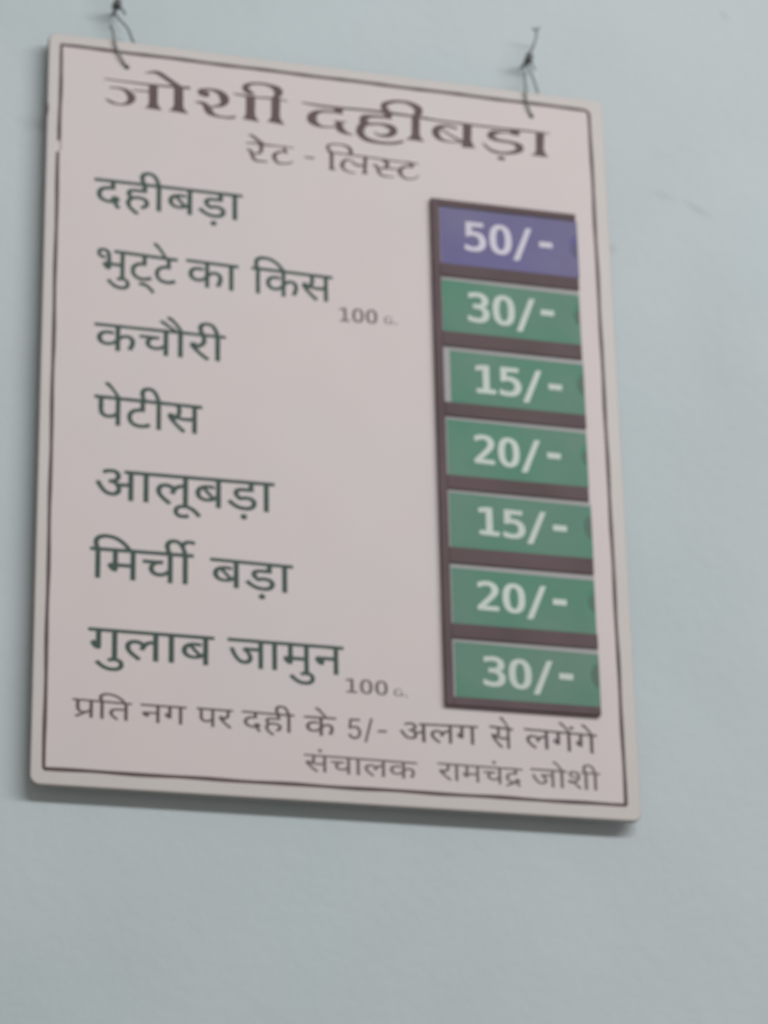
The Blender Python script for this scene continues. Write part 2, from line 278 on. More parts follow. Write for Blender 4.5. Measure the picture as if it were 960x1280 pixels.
LET = {
'dish0': '2228 -3242 39 -7 47 -18 32 -21 37 -37 24 -32 19 -32 17 -36 25 -61 20 -60 4 -7 7 -2 508 0 17 -4 1340 0 18 -3 110 -2 4 -4 2 -7 0 -61 -2 -7 -3 -3 -8 -2 -114 0 -7 -3 -2 -6 0 -611 -2 -7 -3 -4 -8 -1 -96 0 -7 2 -5 7 0 614 -2 6 -4 2 -214 1 -6 -2 -3 -7 0 -157 -2 -7 -3 -4 -8 -2 -260 0 -32 -4 -15 -4 -14 -7 -11 -11 -5 -11 0 -25 5 -18 15 -20 28 -23 11 -1 64 13 39 1 18 3 18 -3 36 -1 39 -8 50 -18 25 -14 18 -13 19 -20 18 -25 10 -28 5 -22 0 -25 -5 -28 -7 -22 -7 -14 -21 -28 -19 -20 -17 -13 -26 -15 -54 -18 -75 -11 -67 0 -18 3 -25 1 -47 8 -43 10 -64 25 -36 18 -68 44 -65 53 -18 18 -2 7 53 40 22 15 11 4 8 -5 42 -41 35 -28 32 -21 40 -22 57 -21 32 -8 50 -7 64 0 57 11 25 11 18 15 12 22 4 32 -6 25 -10 15 -7 7 -21 12 -40 10 -71 0 -46 -8 -54 -16 -18 0 -25 15 -37 25 -22 18 -21 22 -24 35 -15 47 0 32 4 21 11 22 10 14 16 16 32 21 28 10 32 8 29 4 54 0 17 4 18 -1 15 -3 75 0 5 2 4 7 0 75 -2 6 -4 2 -600 1 -18 4 -9 -2 -3 -7 0 -615 -5 -7 -8 -2 -96 0 -8 2 -3 4 -2 7 0 153 -1 9 -4 2 -11 -3 -35 -15 -33 -11 -64 -12 -96 0 -29 4 -32 8 -32 11 -36 17 -25 17 -32 32 -21 34 -8 18 -8 43 0 21 3 29 8 29 8 18 14 22 24 27 30 23 25 14 57 21 57 12 25 0 18 4 54 0 18 -4 32 0 14 -3 25 -1 25 -5 4 -5 -6 -70 -4 -7 -5 -4 -64 9 -32 0 -18 4 -18 0 -25 -4 -3 -1 0 -4 160 -175 7 -1 29 21 4 5 1 7 0 322 -3 7 -6 2 -617 -1 -4 -3 -2 -5 0 -615 -5 -7 -7 -2 -97 0 -7 2 -4 4 -1 7 -1 614 -2 4 -6 2 -204 0 -5 -2 -4 -7 0 -158 -1 -7 -4 -4 -7 -1 -311 0 -25 -5 -18 -7 -12 -11 -4 -7 -3 -11 0 -14 4 -18 15 -26 18 -16 11 0 53 11 25 1 15 3 60 0 15 -3 25 -1 43 -8 25 -7 39 -18 36 -24 22 -23 21 -36 12 -43 0 -25 -5 -25 -7 -21 -10 -21 -17 -22 -23 -21 -29 -19 -47 -21 -46 -12 -7 5 -3 4 -23 50 -6 21 3 4 29 10 43 21 22 22 8 25 0 22 -8 21 -14 22 -23 14 -17 8 -33 8 -32 4 -57 0 -46 -8 -29 -8 -28 -14 -25 -20 -15 -24 -9 -32 2 -35 7 -29 14 -29 21 -28 22 -23 71 -56 76 -53 0 -4 -7 -9 -50 -42 -15 -10 -7 0 -72 50 -63 52 -58 57 -17 23 -30 54 -11 43 -1 21 -3 15 5 35 10 29 15 25 18 23 20 16 4 7 -32 40 -14 25 -7 21 -4 29 3 32 12 28 10 15 19 19 36 21 28 10 39 8 22 1 14 3 193 0 6 2 3 7 0 72 -2 5 -7 4 -104 0 -17 3 -511 0 -7 -3 -2 -6 0 -168 -2 -7 -3 -3 -8 -2 -85 0 -18 -4 -43 0 -50 -8 -54 -18 -14 -7 -18 -13 -12 -13 -10 -14 -11 -29 -4 -21 0 -21 12 -43 13 -22 23 -22 32 -18 29 -10 35 -8 33 -4 42 0 8 2 1 7 -3 14 0 29 6 21 20 21 29 15 22 5 42 0 33 -8 21 -11 7 -6 20 -20 9 -14 8 -25 0 -25 -4 -18 -8 -15 -21 -22 -26 -16 -3 -7 28 -43 47 -60 10 -15 -6 -8 -82 -36 -8 0 -7 8 -50 75 -35 61 -4 4 -11 1 -18 -3 -78 0 -14 3 -22 0 -68 15 -46 18 -29 15 -21 14 -30 26 -32 42 -14 33 -3 14 -5 25 0 64 5 22 6 17 11 22 18 25 26 26 29 21 53 25 54 14 25 5 32 4 61 0 5 1 4 7 0 86 -2 6 -7 3 -375 0 -8 5 -1 8 0 64 1 7 4 4 7 1 761 0 18 -3 339 0 4 2 1 7 -16 35 -11 33 -8 42 0 40 4 21 8 25 10 22 14 17 23 23 17 14 36 18 39 10 29 5;2219 -3332 -45 2 -28 -8 -14 -8 -9 -7 -10 -11 -11 -18 -8 -29 0 -46 12 -43 21 -46 8 -8 7 -1 222 0 8 2 2 3 -2 11 -29 78 -28 58 -15 21 -24 25 -16 11 -25 11;2836 -3861 -4 2 -8 -4 -18 -19 -14 -29 -5 -21 0 -21 5 -25 10 -25 12 -15 32 -22 43 -15 25 -4 43 0 46 9 1 7 -17 22 -34 34 -93 103;3792 -4360 26 -8 14 -9 14 -15 7 -11 5 -15 -1 -28 -4 -11 -11 -16 -14 -13 -14 -8 -15 -4 -46 1 -22 11 -22 22 -7 14 -3 18 3 21 10 18 23 22 14 8 22 4',
'dish1': '2388 -5130 30 -15 34 -35 101 -140 99 -153 40 -6 78 0 18 -3 82 0 15 -4 21 0 7 -5 2 -72 -2 -7 -3 -4 -8 -1 -17 3 -83 0 -17 4 -29 0 -7 -3 -2 -6 0 -211 -1 -7 -4 -4 -29 -1 -18 3 -68 0 -50 -8 -32 -11 -21 -10 -32 -29 -19 -33 -8 -32 0 -50 12 -39 17 -29 12 -14 21 -19 36 -17 39 -12 22 -4 64 0 57 12 90 34 7 -4 4 -8 24 -68 0 -7 -2 -4 -12 -7 -39 -15 -68 -17 -25 -5 -32 -4 -68 0 -54 9 -46 14 -25 10 -25 15 -29 20 -28 29 -15 19 -18 29 -11 25 -11 39 -4 29 0 50 8 43 11 29 24 35 37 37 32 21 40 18 35 10 50 8 36 1 7 3 2 5 0 125 -3 8 -38 2 -14 3 -79 0 -18 4 -82 0 -18 3 -82 0 -18 4 -78 0 -18 3 -22 0 -3 -3 -2 -6 0 -210 -2 -8 -3 -3 -8 -2 -32 0 -18 4 -46 0 -14 -4 -22 0 -32 -8 -36 -14 -37 -30 -10 -14 -14 -29 -5 -21 1 -57 8 -29 10 -21 15 -23 11 -11 29 -20 14 -8 43 -14 25 -4 75 0 39 8 43 14 53 23 8 -1 5 -7 24 -68 2 -7 -2 -7 -8 -6 -21 -9 -58 -18 -53 -11 -32 -4 -79 0 -28 4 -58 15 -46 21 -32 21 -43 42 -19 27 -14 29 -11 32 -8 43 0 57 8 43 18 39 28 36 29 25 23 15 28 14 29 11 50 11 28 4 29 0 7 3 2 6 -1 128 -2 4 -6 2 -39 0 -18 3 -79 0 -18 4 -82 0 -18 4 -82 0 -18 3 -50 0 -7 -3 -2 -6 0 -600 2 -6 4 -3 14 -4 36 -18 21 -17 14 -15 16 -23 14 -28 8 -39 0 -36 -12 -43 -22 -33 -16 -17 -27 -19 -21 -10 -22 -7 -46 -8 -64 -1 -58 9 -28 7 -39 14 -29 14 -29 18 -53 42 -57 57 -36 45 2 7 5 4 54 36 10 4 8 -1 5 -4 30 -37 64 -63 51 -33 46 -17 61 -12 39 0 36 8 18 7 17 15 9 14 4 15 0 39 -8 18 -14 14 -18 11 -23 8 -28 4 -36 -4 -50 -16 -14 0 -8 11 -23 61 1 7 5 4 18 8 57 12 5 5 0 260 -3 4 -6 2 -71 0 -18 3 -79 0 -17 4 -15 -1 -3 -2 -2 -6 0 -25 -5 -36 -10 -18 -18 -17 -19 -6 -32 1 -32 15 -15 11 -39 38 -15 19 -18 36 -4 14 -1 18 2 18 3 7 19 19 25 7 43 1 6 2 2 3 1 157 -4 32 -8 29 -7 14 -13 18 -9 8 -22 11 -18 4 -21 0 -21 -8 -11 -7 -8 -15 -4 -18 4 -21 11 -18 25 -16 36 -11 36 -4 7 -4 1 -4 -6 -43 -1 -22 -4 -10 -4 -4 -7 -2 -25 4 -58 15 -42 22 -15 10 -23 22 -13 22 -12 36 0 53 8 32 10 18 23 23 14 10 15 7 39 12 75 0 36 -8 32 -15 16 -11 34 -35 19 -33 10 -28 8 -40 0 -43 4 -17 0 -122 2 -6 21 -6 82 0 18 -4 86 0 4 2 1 7 0 239 -5 5 -22 4 -85 0 -33 6 -3 3 -2 7 0 65 2 7 7 5 18 -3 82 0 18 -4 79 0 17 -4 83 0 17 -3 83 0 17 -4 79 0 18 -3 82 0 18 -4 82 0 18 -3 78 0 18 -4 82 0 18 -4 82 0 18 -3 79 0 18 -4 57 0 5 2 1 4 -5 10 -101 144 -20 24 -78 75 -39 54 0 10 12 19;2049 -6212 11 -3 21 0 61 -15 39 -18 55 -36 57 -57 24 -28 47 -65 3 -7 -3 -8 -54 -36 -11 -4 -7 1 -60 82 -51 52 -25 17 -46 21 -33 8 -32 4 -21 0 -14 -3 -15 1 -4 4 -4 14 -10 68 8 5 25 4;3185 -5461 11 -2 125 0 17 -4 125 0 18 -4 125 0 18 -3 125 0 18 -4 125 0 18 -3 125 0 18 -4 125 0 18 -3 125 0 17 -4 50 -1 4 -4 2 -7 0 -61 -2 -7 -3 -4 -8 -2 -93 0 -14 3 -3 -2 -2 -6 0 -596 -2 -8 -4 -3 -7 -2 -89 0 -8 2 -4 7 -1 600 -3 7 -23 5 -125 0 -18 4 -125 0 -18 4 -125 0 -18 3 -11 0 -7 -3 -2 -6 0 -189 2 -8 7 0 18 12 29 15 25 7 28 4 47 0 25 -4 28 -7 25 -11 25 -17 30 -30 10 -15 15 -28 8 -29 3 -28 0 -40 -3 -28 -12 -50 -7 -22 -10 -25 -26 -46 -18 -26 -7 -7 -8 0 -14 7 -66 37 -8 7 2 7 19 25 22 39 10 25 7 25 5 25 0 57 -10 33 -9 15 -11 10 -22 11 -14 4 -32 0 -29 -8 -14 -6 -36 -25 -28 -28 -5 -9 -2 -282 -4 -4 -7 -2 -89 1 -7 4 -2 8 0 161 -2 10 -7 0 -32 -19 -32 -14 -47 -11 -86 0 -25 4 -35 11 -25 10 -25 15 -20 15 -20 20 -18 26 -18 40 -8 50 4 46 15 47 10 17 19 24 39 31 36 18 32 10 47 8 82 0 57 -7 21 -4 11 -8 -6 -75 -4 -7 -8 -1 -43 9 -32 4 -57 0 -39 -8 -41 -22 -14 -18 -10 -21 -5 -18 0 -32 8 -33 19 -30 21 -17 15 -7 35 -11 50 -1 22 5 21 7 29 14 39 25 21 17 4 6 2 7 0 303 -2 7 -4 4 -7 2 -125 0 -18 3 -125 0 -17 4 -125 0 -25 4 -8 4 -1 8 0 61 1 7 4 4 7 1;5061 -5172 71 -10 65 -19 35 -14 43 -21 29 -18 22 -15 60 -49 59 -58 52 -64 28 -41 11 -7 75 -1 18 -3 186 0 17 -4 190 0 18 -4 185 0 18 -3 189 0 18 -4 186 0 18 -3 53 -2 4 -4 2 -7 0 -60 -2 -8 -3 -3 -8 -2 -100 0 -7 -3 -2 -6 0 -600 -1 -7 -4 -4 -7 -1 -82 0 -7 1 -4 4 -2 7 0 275 -2 8 -7 1 -39 -7 -39 0 -18 -4 -86 4 -53 7 -90 21 -39 -19 -2 -4 1 -7 49 -57 86 -86 100 -85 2 -8 -11 -12 -16 -13 -30 -30 -11 -3 -18 10 -123 116 -13 16 -48 49 -32 35 -73 92 -26 48 -5 21 0 25 4 14 9 16 11 11 17 10 18 4 40 0 17 -4 22 -11 32 -26 9 4 10 18 7 18 8 35 0 72 -8 43 -9 21 -6 2 -190 0 -17 3 -186 0 -18 4 -157 0 -7 -3 -2 -6 0 -193 2 -3 3 -1 18 12 36 18 32 8 43 3 11 -3 25 -1 42 -14 29 -17 30 -30 14 -18 14 -32 8 -36 0 -25 3 -14 -7 -65 -8 -32 -14 -43 -25 -50 -26 -36 -7 0 -14 7 -68 40 -2 4 1 7 16 21 14 25 22 54 8 39 0 61 -10 32 -10 15 -7 7 -18 11 -28 8 -29 -5 -32 -14 -22 -15 -39 -38 -5 -8 -2 -286 -3 -4 -8 -2 -89 2 -4 4 -1 7 0 161 -2 10 -7 0 -61 -32 -46 -12 -79 0 -50 12 -32 14 -29 18 -35 35 -15 23 -11 25 -7 25 -5 28 1 43 15 57 25 40 22 22 35 25 43 17 32 8 29 4 64 0 79 -11 8 -5 1 -36 -3 -14 -2 -32 -8 -5 -50 10 -21 1 -14 3 -29 0 -32 -5 -32 -11 -18 -10 -19 -19 -10 -21 -5 -14 -2 -25 2 -33 8 -25 11 -17 10 -11 30 -19 32 -11 43 -1 43 12 21 11 29 18 33 26 6 7 2 7 0 311 -2 5 -7 3 -114 0 -18 4 -186 0 -18 4 -168 0 -5 -2 -3 -4 -1 -607 -5 -7 -7 -2 -89 2 -4 4 -2 7 0 603 -2 6 -7 3 -85 0 -8 2 -3 4 -2 7 0 68 5 7 4 1 71 0 8 2 1 7 -9 18 -11 32 -4 22 0 57 8 32 8 22 13 21 19 23 24 20 22 15 21 10 43 15 50 8;5063 -5262 -9 2 -50 0 -39 -9 -36 -14 -25 -18 -12 -15 -14 -28 -4 -29 0 -18 4 -25 7 -21 15 -29 8 -10 7 -2 78 0 18 -4 189 0 18 -3 182 0 8 2 0 7 -38 46 -45 45 -27 23 -55 40 -64 32 -18 7 -54 15;6334 -5591 -9 2 -78 0 -5 -2 -2 -3 12 -47 4 -32 0 -35 -9 -54 -7 -21 -20 -40 2 -7 21 -5 50 -4 14 -3 79 0 79 11 16 5 3 7 0 218 -2 5 -7 4 -132 0',
'dish2': '2725 -7046 36 -7 21 -11 16 -11 39 -39 36 -43 34 -34 52 -59 27 -36 36 -53 27 -47 5 -4 7 -1 135 0 18 -4 225 1 4 1 1 7 -23 50 -12 47 0 57 8 28 11 22 11 16 32 31 40 22 32 11 43 7 82 0 57 -12 39 -17 25 -17 45 -45 35 -53 21 -43 21 -50 19 -54 5 -7 8 -2 125 0 7 -2 5 -7 0 -64 -1 -7 -4 -4 -121 -1 -6 -2 -3 -4 0 -586 -2 -7 -4 -3 -107 -2 -7 2 -5 7 0 586 -4 7 -5 2 -197 0 -8 -2 -2 -7 12 -43 4 -32 0 -22 -9 -46 -11 -29 -10 -18 -14 -18 -21 -21 -44 -33 -57 -29 -50 -20 -5 -4 1 -3 57 -52 88 -70 66 -47 80 -53 2 -7 -6 -7 -58 -48 -8 -3 -11 1 -72 50 -93 71 -88 74 -27 26 -16 13 -58 59 -28 36 -18 39 -1 28 8 18 21 22 19 8 22 4 42 0 22 -4 32 -15 32 -24 22 9 28 20 15 16 15 25 11 46 0 18 -8 40 -10 28 -5 7 -7 2 -411 0 -7 -3 -2 -6 0 -582 -2 -7 -7 -5 -100 0 -7 1 -5 7 0 586 -2 6 -7 3 -207 0 -6 -2 -3 -3 0 -586 -2 -7 -7 -5 -100 0 -7 1 -4 4 -2 157 -1 8 -8 0 -35 -16 -43 -14 -39 -8 -22 -1 -14 -3 -47 0 -57 8 -50 15 -28 14 -25 17 -36 36 -15 26 -12 39 0 40 8 25 18 32 17 18 1 7 -10 2 -161 0 -7 1 -5 8 0 67 2 4 7 5 261 0 17 -3 193 -2 5 -7 -7 -57 -4 -11 -4 -4 -90 -5 -57 -15 -21 -11 -23 -19 -14 -25 -4 -17 0 -25 4 -18 7 -15 19 -18 14 -9 22 -9 32 -8 53 0 29 5 36 10 60 32 30 22 4 8 0 303 -1 6 -8 3 -614 0 -18 4 -371 0 -6 -2 -3 -7 0 -182 2 -11 7 1 28 17 18 8 43 11 25 4 50 0 29 -4 50 -15 35 -21 30 -30 21 -32 11 -36 4 -28 0 -29 -3 -32 -8 -32 -15 -43 -21 -43 -28 -39 -12 -15 -7 -4 -86 39 -8 5 -5 7 35 50 18 36 11 28 8 43 0 25 -4 22 -11 28 -12 15 -18 11 -17 7 -33 4 -39 -7 -18 -8 -14 -7 -37 -25 -28 -29 -1 -271 -2 -8 -7 -5 -100 0 -7 2 -4 3 -2 165 -1 7 -7 1 -72 -34 -43 -11 -32 -4 -64 0 -29 4 -57 15 -39 17 -25 18 -31 30 -20 32 -11 28 -4 22 0 50 12 43 18 33 35 34 15 12 32 18 36 14 50 11 29 4 92 0 75 -10 8 -6 1 -7 -4 -61 -8 -10 -7 -2 -47 7 -28 0 -15 4 -32 0 -32 -4 -43 -12 -32 -18 -14 -14 -12 -18 -8 -33 0 -21 5 -21 7 -18 10 -15 15 -14 19 -11 28 -11 22 -5 57 0 35 9 36 14 32 18 40 28 7 8 1 7 0 297 -3 7 -5 2 -483 0 -7 5 -2 7 0 61 2 7 4 4 7 1 700 0 18 -3 1096 0 7 2 -1 3 -4 4 -123 70 -93 61 -20 15 -26 29 -13 10 -2 4 0 7 15 22 42 5 40 -8 28 -15 51 -36 77 -61 33 -22 150 -86 7 -3 11 -1 5 2 1 3 -13 22 -29 40 -57 68 -68 68 -80 59 -13 16 -33 34 0 7 7 15 8 7 36 5;3662 -7182 -30 3 -25 -2 -18 -4 -10 -4 -23 -15 -14 -18 -11 -35 0 -40 11 -42 25 -50 4 -4 8 -2 225 0 8 2 2 4 -3 10 -28 75 -18 36 -25 39 -19 20 -14 10 -21 10',
'dish3': '1281 -8895 25 -7 14 -7 18 -14 18 -18 82 -104 75 -100 61 -91 7 -7 22 -4 253 -1 18 -3 196 1 4 4 -1 4 -21 53 -12 57 0 43 5 25 7 22 14 28 14 18 15 16 29 21 21 10 36 11 25 4 68 1 43 -9 39 -14 36 -24 34 -34 27 -39 26 -50 35 -89 18 -57 6 -9 118 0 18 -4 250 0 18 -4 250 0 18 -3 250 0 18 -4 39 -1 4 -4 1 -7 0 -64 -1 -8 -4 -3 -7 -2 -107 0 -6 -2 -3 -7 0 -625 -2 -7 -4 -4 -7 -1 -64 0 -32 4 -8 5 -1 7 0 285 -4 8 -62 -9 -129 0 -82 11 -82 18 -43 -20 -1 -8 4 -7 28 -32 83 -84 65 -57 73 -59 2 -7 -6 -7 -30 -30 -25 -22 -7 -3 -7 1 -15 9 -91 81 -132 132 -32 35 -38 46 -36 51 -14 36 -5 28 5 18 7 14 17 18 12 8 32 8 29 0 32 -8 25 -14 25 -22 7 2 8 8 11 22 7 21 8 54 -4 57 -8 36 -5 14 -6 5 -50 0 -18 4 -250 0 -21 3 -6 -1 -3 -4 0 -632 -2 -7 -4 -4 -25 -2 -18 4 -57 0 -4 2 -4 7 -1 628 -1 6 -8 3 -114 0 -18 4 -114 0 -6 -2 -3 -7 0 -214 -2 -8 -3 -3 -7 -2 -104 0 -14 -3 -22 -1 -50 -11 -18 -7 -21 -11 -34 -26 -13 -18 -11 -21 -8 -25 -2 -29 2 -32 11 -35 11 -22 15 -18 21 -18 19 -11 43 -18 35 -8 86 0 29 4 32 8 100 37 8 -4 7 -11 25 -64 -1 -12 -21 -11 -65 -21 -64 -15 -50 -4 -14 -4 -54 0 -14 4 -25 0 -54 12 -39 14 -36 18 -46 35 -29 33 -15 22 -14 29 -15 53 -4 50 3 14 2 25 7 29 10 25 23 33 32 33 39 28 47 21 50 14 42 8 43 0 7 4 2 5 0 133 -5 4 -22 4 -250 0 -17 4 -158 0 -5 -2 -3 -3 -1 -632 -4 -8 -8 -1 -100 1 -4 4 -1 7 0 193 -2 7 -7 1 -43 -19 -54 -15 -32 -4 -61 0 -42 8 -47 18 -28 18 -19 15 -21 24 -18 29 -11 25 -11 54 -1 25 -3 18 -1 239 -2 3 -6 2 -82 1 -4 1 -5 7 0 75 5 7 4 2 75 0 17 -4 250 0 18 -3 129 0 7 2 0 8 -96 128 -35 42 -26 27 -63 52 -45 57 -1 7 12 22 4 3;2262 -9024 -17 1 -21 -4 -29 -11 -14 -11 -8 -11 -14 -32 -4 -36 3 -14 0 -22 12 -39 21 -46 4 -4 8 -2 185 0 18 -3 14 1 2 8 -26 78 -17 43 -33 57 -18 19 -15 10 -32 15;1226 -9332 -31 2 -5 -2 -3 -7 0 -260 4 -33 11 -32 11 -19 11 -10 25 -14 29 -8 32 -4 32 4 32 8 25 10 44 26 18 14 7 11 0 307 -2 4 -6 2 -225 0;3101 -9357 -9 2 -72 0 -7 -3 0 -6 8 -25 8 -39 0 -64 -8 -43 -11 -32 -19 -36 4 -4 25 -5 29 -4 29 0 14 -3 68 0 14 3 25 0 29 4 43 9 3 4 2 7 0 225 -2 5 -7 4 -157 0',
'dish4': '5235 -11070 4 -4 2 -7 0 -68 -2 -7 -3 -4 -8 -1 -118 0 -6 -2 -2 -4 -1 -643 -2 -7 -3 -4 -7 -1 -100 0 -8 2 -4 7 -1 643 -2 5 -3 3 -93 1 -18 -4 -111 0 -5 -2 -3 -7 0 -164 -2 -7 -4 -4 -32 -5 -254 0 -28 -5 -22 -11 -11 -11 -5 -18 1 -25 4 -14 10 -14 16 -17 21 -16 75 16 25 0 18 4 32 0 68 -8 46 -15 36 -17 36 -28 25 -34 16 -46 0 -47 -8 -32 -8 -18 -10 -17 -17 -22 -34 -29 -46 -25 -54 -15 -53 -8 -93 0 -15 4 -25 0 -57 12 -57 18 -68 32 -57 35 -46 35 -30 27 -22 21 -2 7 22 19 50 36 14 7 7 -3 57 -53 54 -39 53 -28 47 -18 32 -8 50 -7 78 0 43 8 25 10 20 12 13 14 7 15 5 18 -1 35 -11 22 -11 11 -18 11 -43 11 -71 1 -75 -16 -33 -12 -14 0 -25 14 -47 33 -47 47 -21 35 -7 22 -5 25 0 21 4 22 12 28 10 15 19 19 32 20 39 15 40 8 25 0 10 3 161 1 6 1 3 8 0 78 -2 6 -3 2 -379 1 -18 -4 -243 0 -7 -3 -1 -5 0 -640 -2 -7 -4 -4 -7 -1 -100 0 -7 1 -4 4 -1 172 -2 8 -7 1 -47 -21 -43 -14 -39 -8 -25 -1 -14 -3 -65 0 -71 12 -32 11 -36 17 -37 26 -21 22 -21 28 -7 14 -12 36 -4 25 1 22 8 50 10 28 22 34 27 27 20 15 53 28 33 11 50 12 32 3 114 0 14 -3 29 0 28 -4 9 -5 4 -7 0 -7 -9 -69 -4 -3 -7 -2 -75 11 -75 0 -8 -2 -1 -7 9 -12 68 -72 86 -96 7 -2 12 7 22 18 4 11 0 336 -4 7 -5 1 -240 0 -18 -3 -375 0 -5 -2 -3 -7 0 -639 5 -5 46 -13 47 -19 35 -20 48 -33 29 -25 48 -48 43 -51 12 -15 1 -7 -6 -6 -67 -38 -11 -4 -7 1 -16 15 -41 51 -43 43 -54 42 -39 22 -36 14 -57 12 -68 0 -39 -9 -18 -6 -21 -14 -19 -27 -4 -17 0 -18 4 -18 13 -22 9 -8 22 -10 35 -8 54 0 39 8 43 15 7 0 10 -11 27 -64 1 -11 -6 -5 -57 -17 -46 -8 -97 0 -39 8 -21 7 -36 18 -18 13 -20 20 -16 21 -11 22 -7 21 -5 25 0 32 13 41 20 31 30 30 32 21 43 17 35 8 43 5 5 4 1 393 -4 7 -20 2 -25 -5 -28 -10 -29 -17 -33 -34 -18 -25 -21 -43 -13 -35 -4 -5 -7 -4 -72 19 -33 11 -3 7 7 22 32 67 -6 8 -43 22 -47 15 -60 0 -32 -12 -15 -10 -14 -14 -11 -23 -5 -14 0 -43 11 -36 22 -35 19 -24 28 -28 162 -127 0 -7 -10 -11 -52 -44 -10 -7 -8 1 -11 7 -103 81 -44 37 -63 63 -19 23 -28 46 -11 29 -8 39 0 39 4 25 8 25 7 15 21 28 15 16 29 21 36 17 32 11 43 8 67 0 43 -7 29 -8 43 -17 50 -29 50 32 25 10 50 16 25 3 25 1 23 5 4 7 0 125 -2 6 -4 2 -111 1 -17 -4 -625 0 -35 -5 -3 -7 0 -639 -2 -8 -7 -5 -103 0 -8 2 -5 7 0 643 -2 6 -3 2 -215 1 -5 -2 -3 -4 0 -642 -2 -8 -7 -5 -104 0 -7 2 -4 3 -1 8 0 321 -2 6 -4 2 -82 -10 -79 1 0 -6 8 -22 5 -17 0 -50 -5 -22 -9 -25 -13 -22 -18 -19 -32 -24 -50 -21 -32 -8 -29 -4 -71 0 -43 8 -36 11 -25 11 -32 17 -44 33 -39 40 -42 53 -36 54 -33 57 -20 43 2 7 9 5 82 28 11 -1 8 -11 30 -60 25 -43 44 -62 37 -42 41 -29 22 -11 21 -7 18 -4 32 -3 29 3 18 4 25 11 15 11 10 14 7 22 2 39 -9 29 -10 21 -15 20 -27 27 -31 21 -14 2 -18 -4 -50 -2 -5 8 0 28 -4 18 1 29 5 7 71 9 29 8 28 14 16 15 10 14 8 29 -1 25 -3 14 -8 15 -11 11 -29 14 -35 8 -25 0 -57 -8 -47 -14 -61 -23 -7 4 -30 75 1 8 4 4 32 14 72 21 53 9 93 0 47 -9 32 -10 21 -11 40 -31 22 -30 14 -36 5 -21 -1 -40 -8 -32 -21 -39 -31 -32 -20 -15 -3 -7 12 -14 9 -5 25 0 18 -4 93 0 82 12 10 4 3 7 -1 207 -3 4 -5 2 -75 0 -8 1 -3 4 -2 7 0 65 2 7 7 5 29 0 17 4 625 0 18 3 625 0 18 4 625 0 18 3 625 0 18 4 625 0 18 3 264 0;3533 -11395 -5 1 -7 -4 -15 -15 -14 -25 -8 -29 -1 -28 5 -25 7 -18 14 -22 35 -25 30 -11 22 -4 28 -4 18 0 32 4 34 8 0 7 -134 145 -10 14;4528 -11913 18 -7 15 -11 17 -21 9 -29 -5 -25 -11 -20 -14 -14 -15 -9 -32 -9 -18 1 -18 4 -28 17 -15 19 -8 18 1 32 13 25 12 12 15 10 21 8',
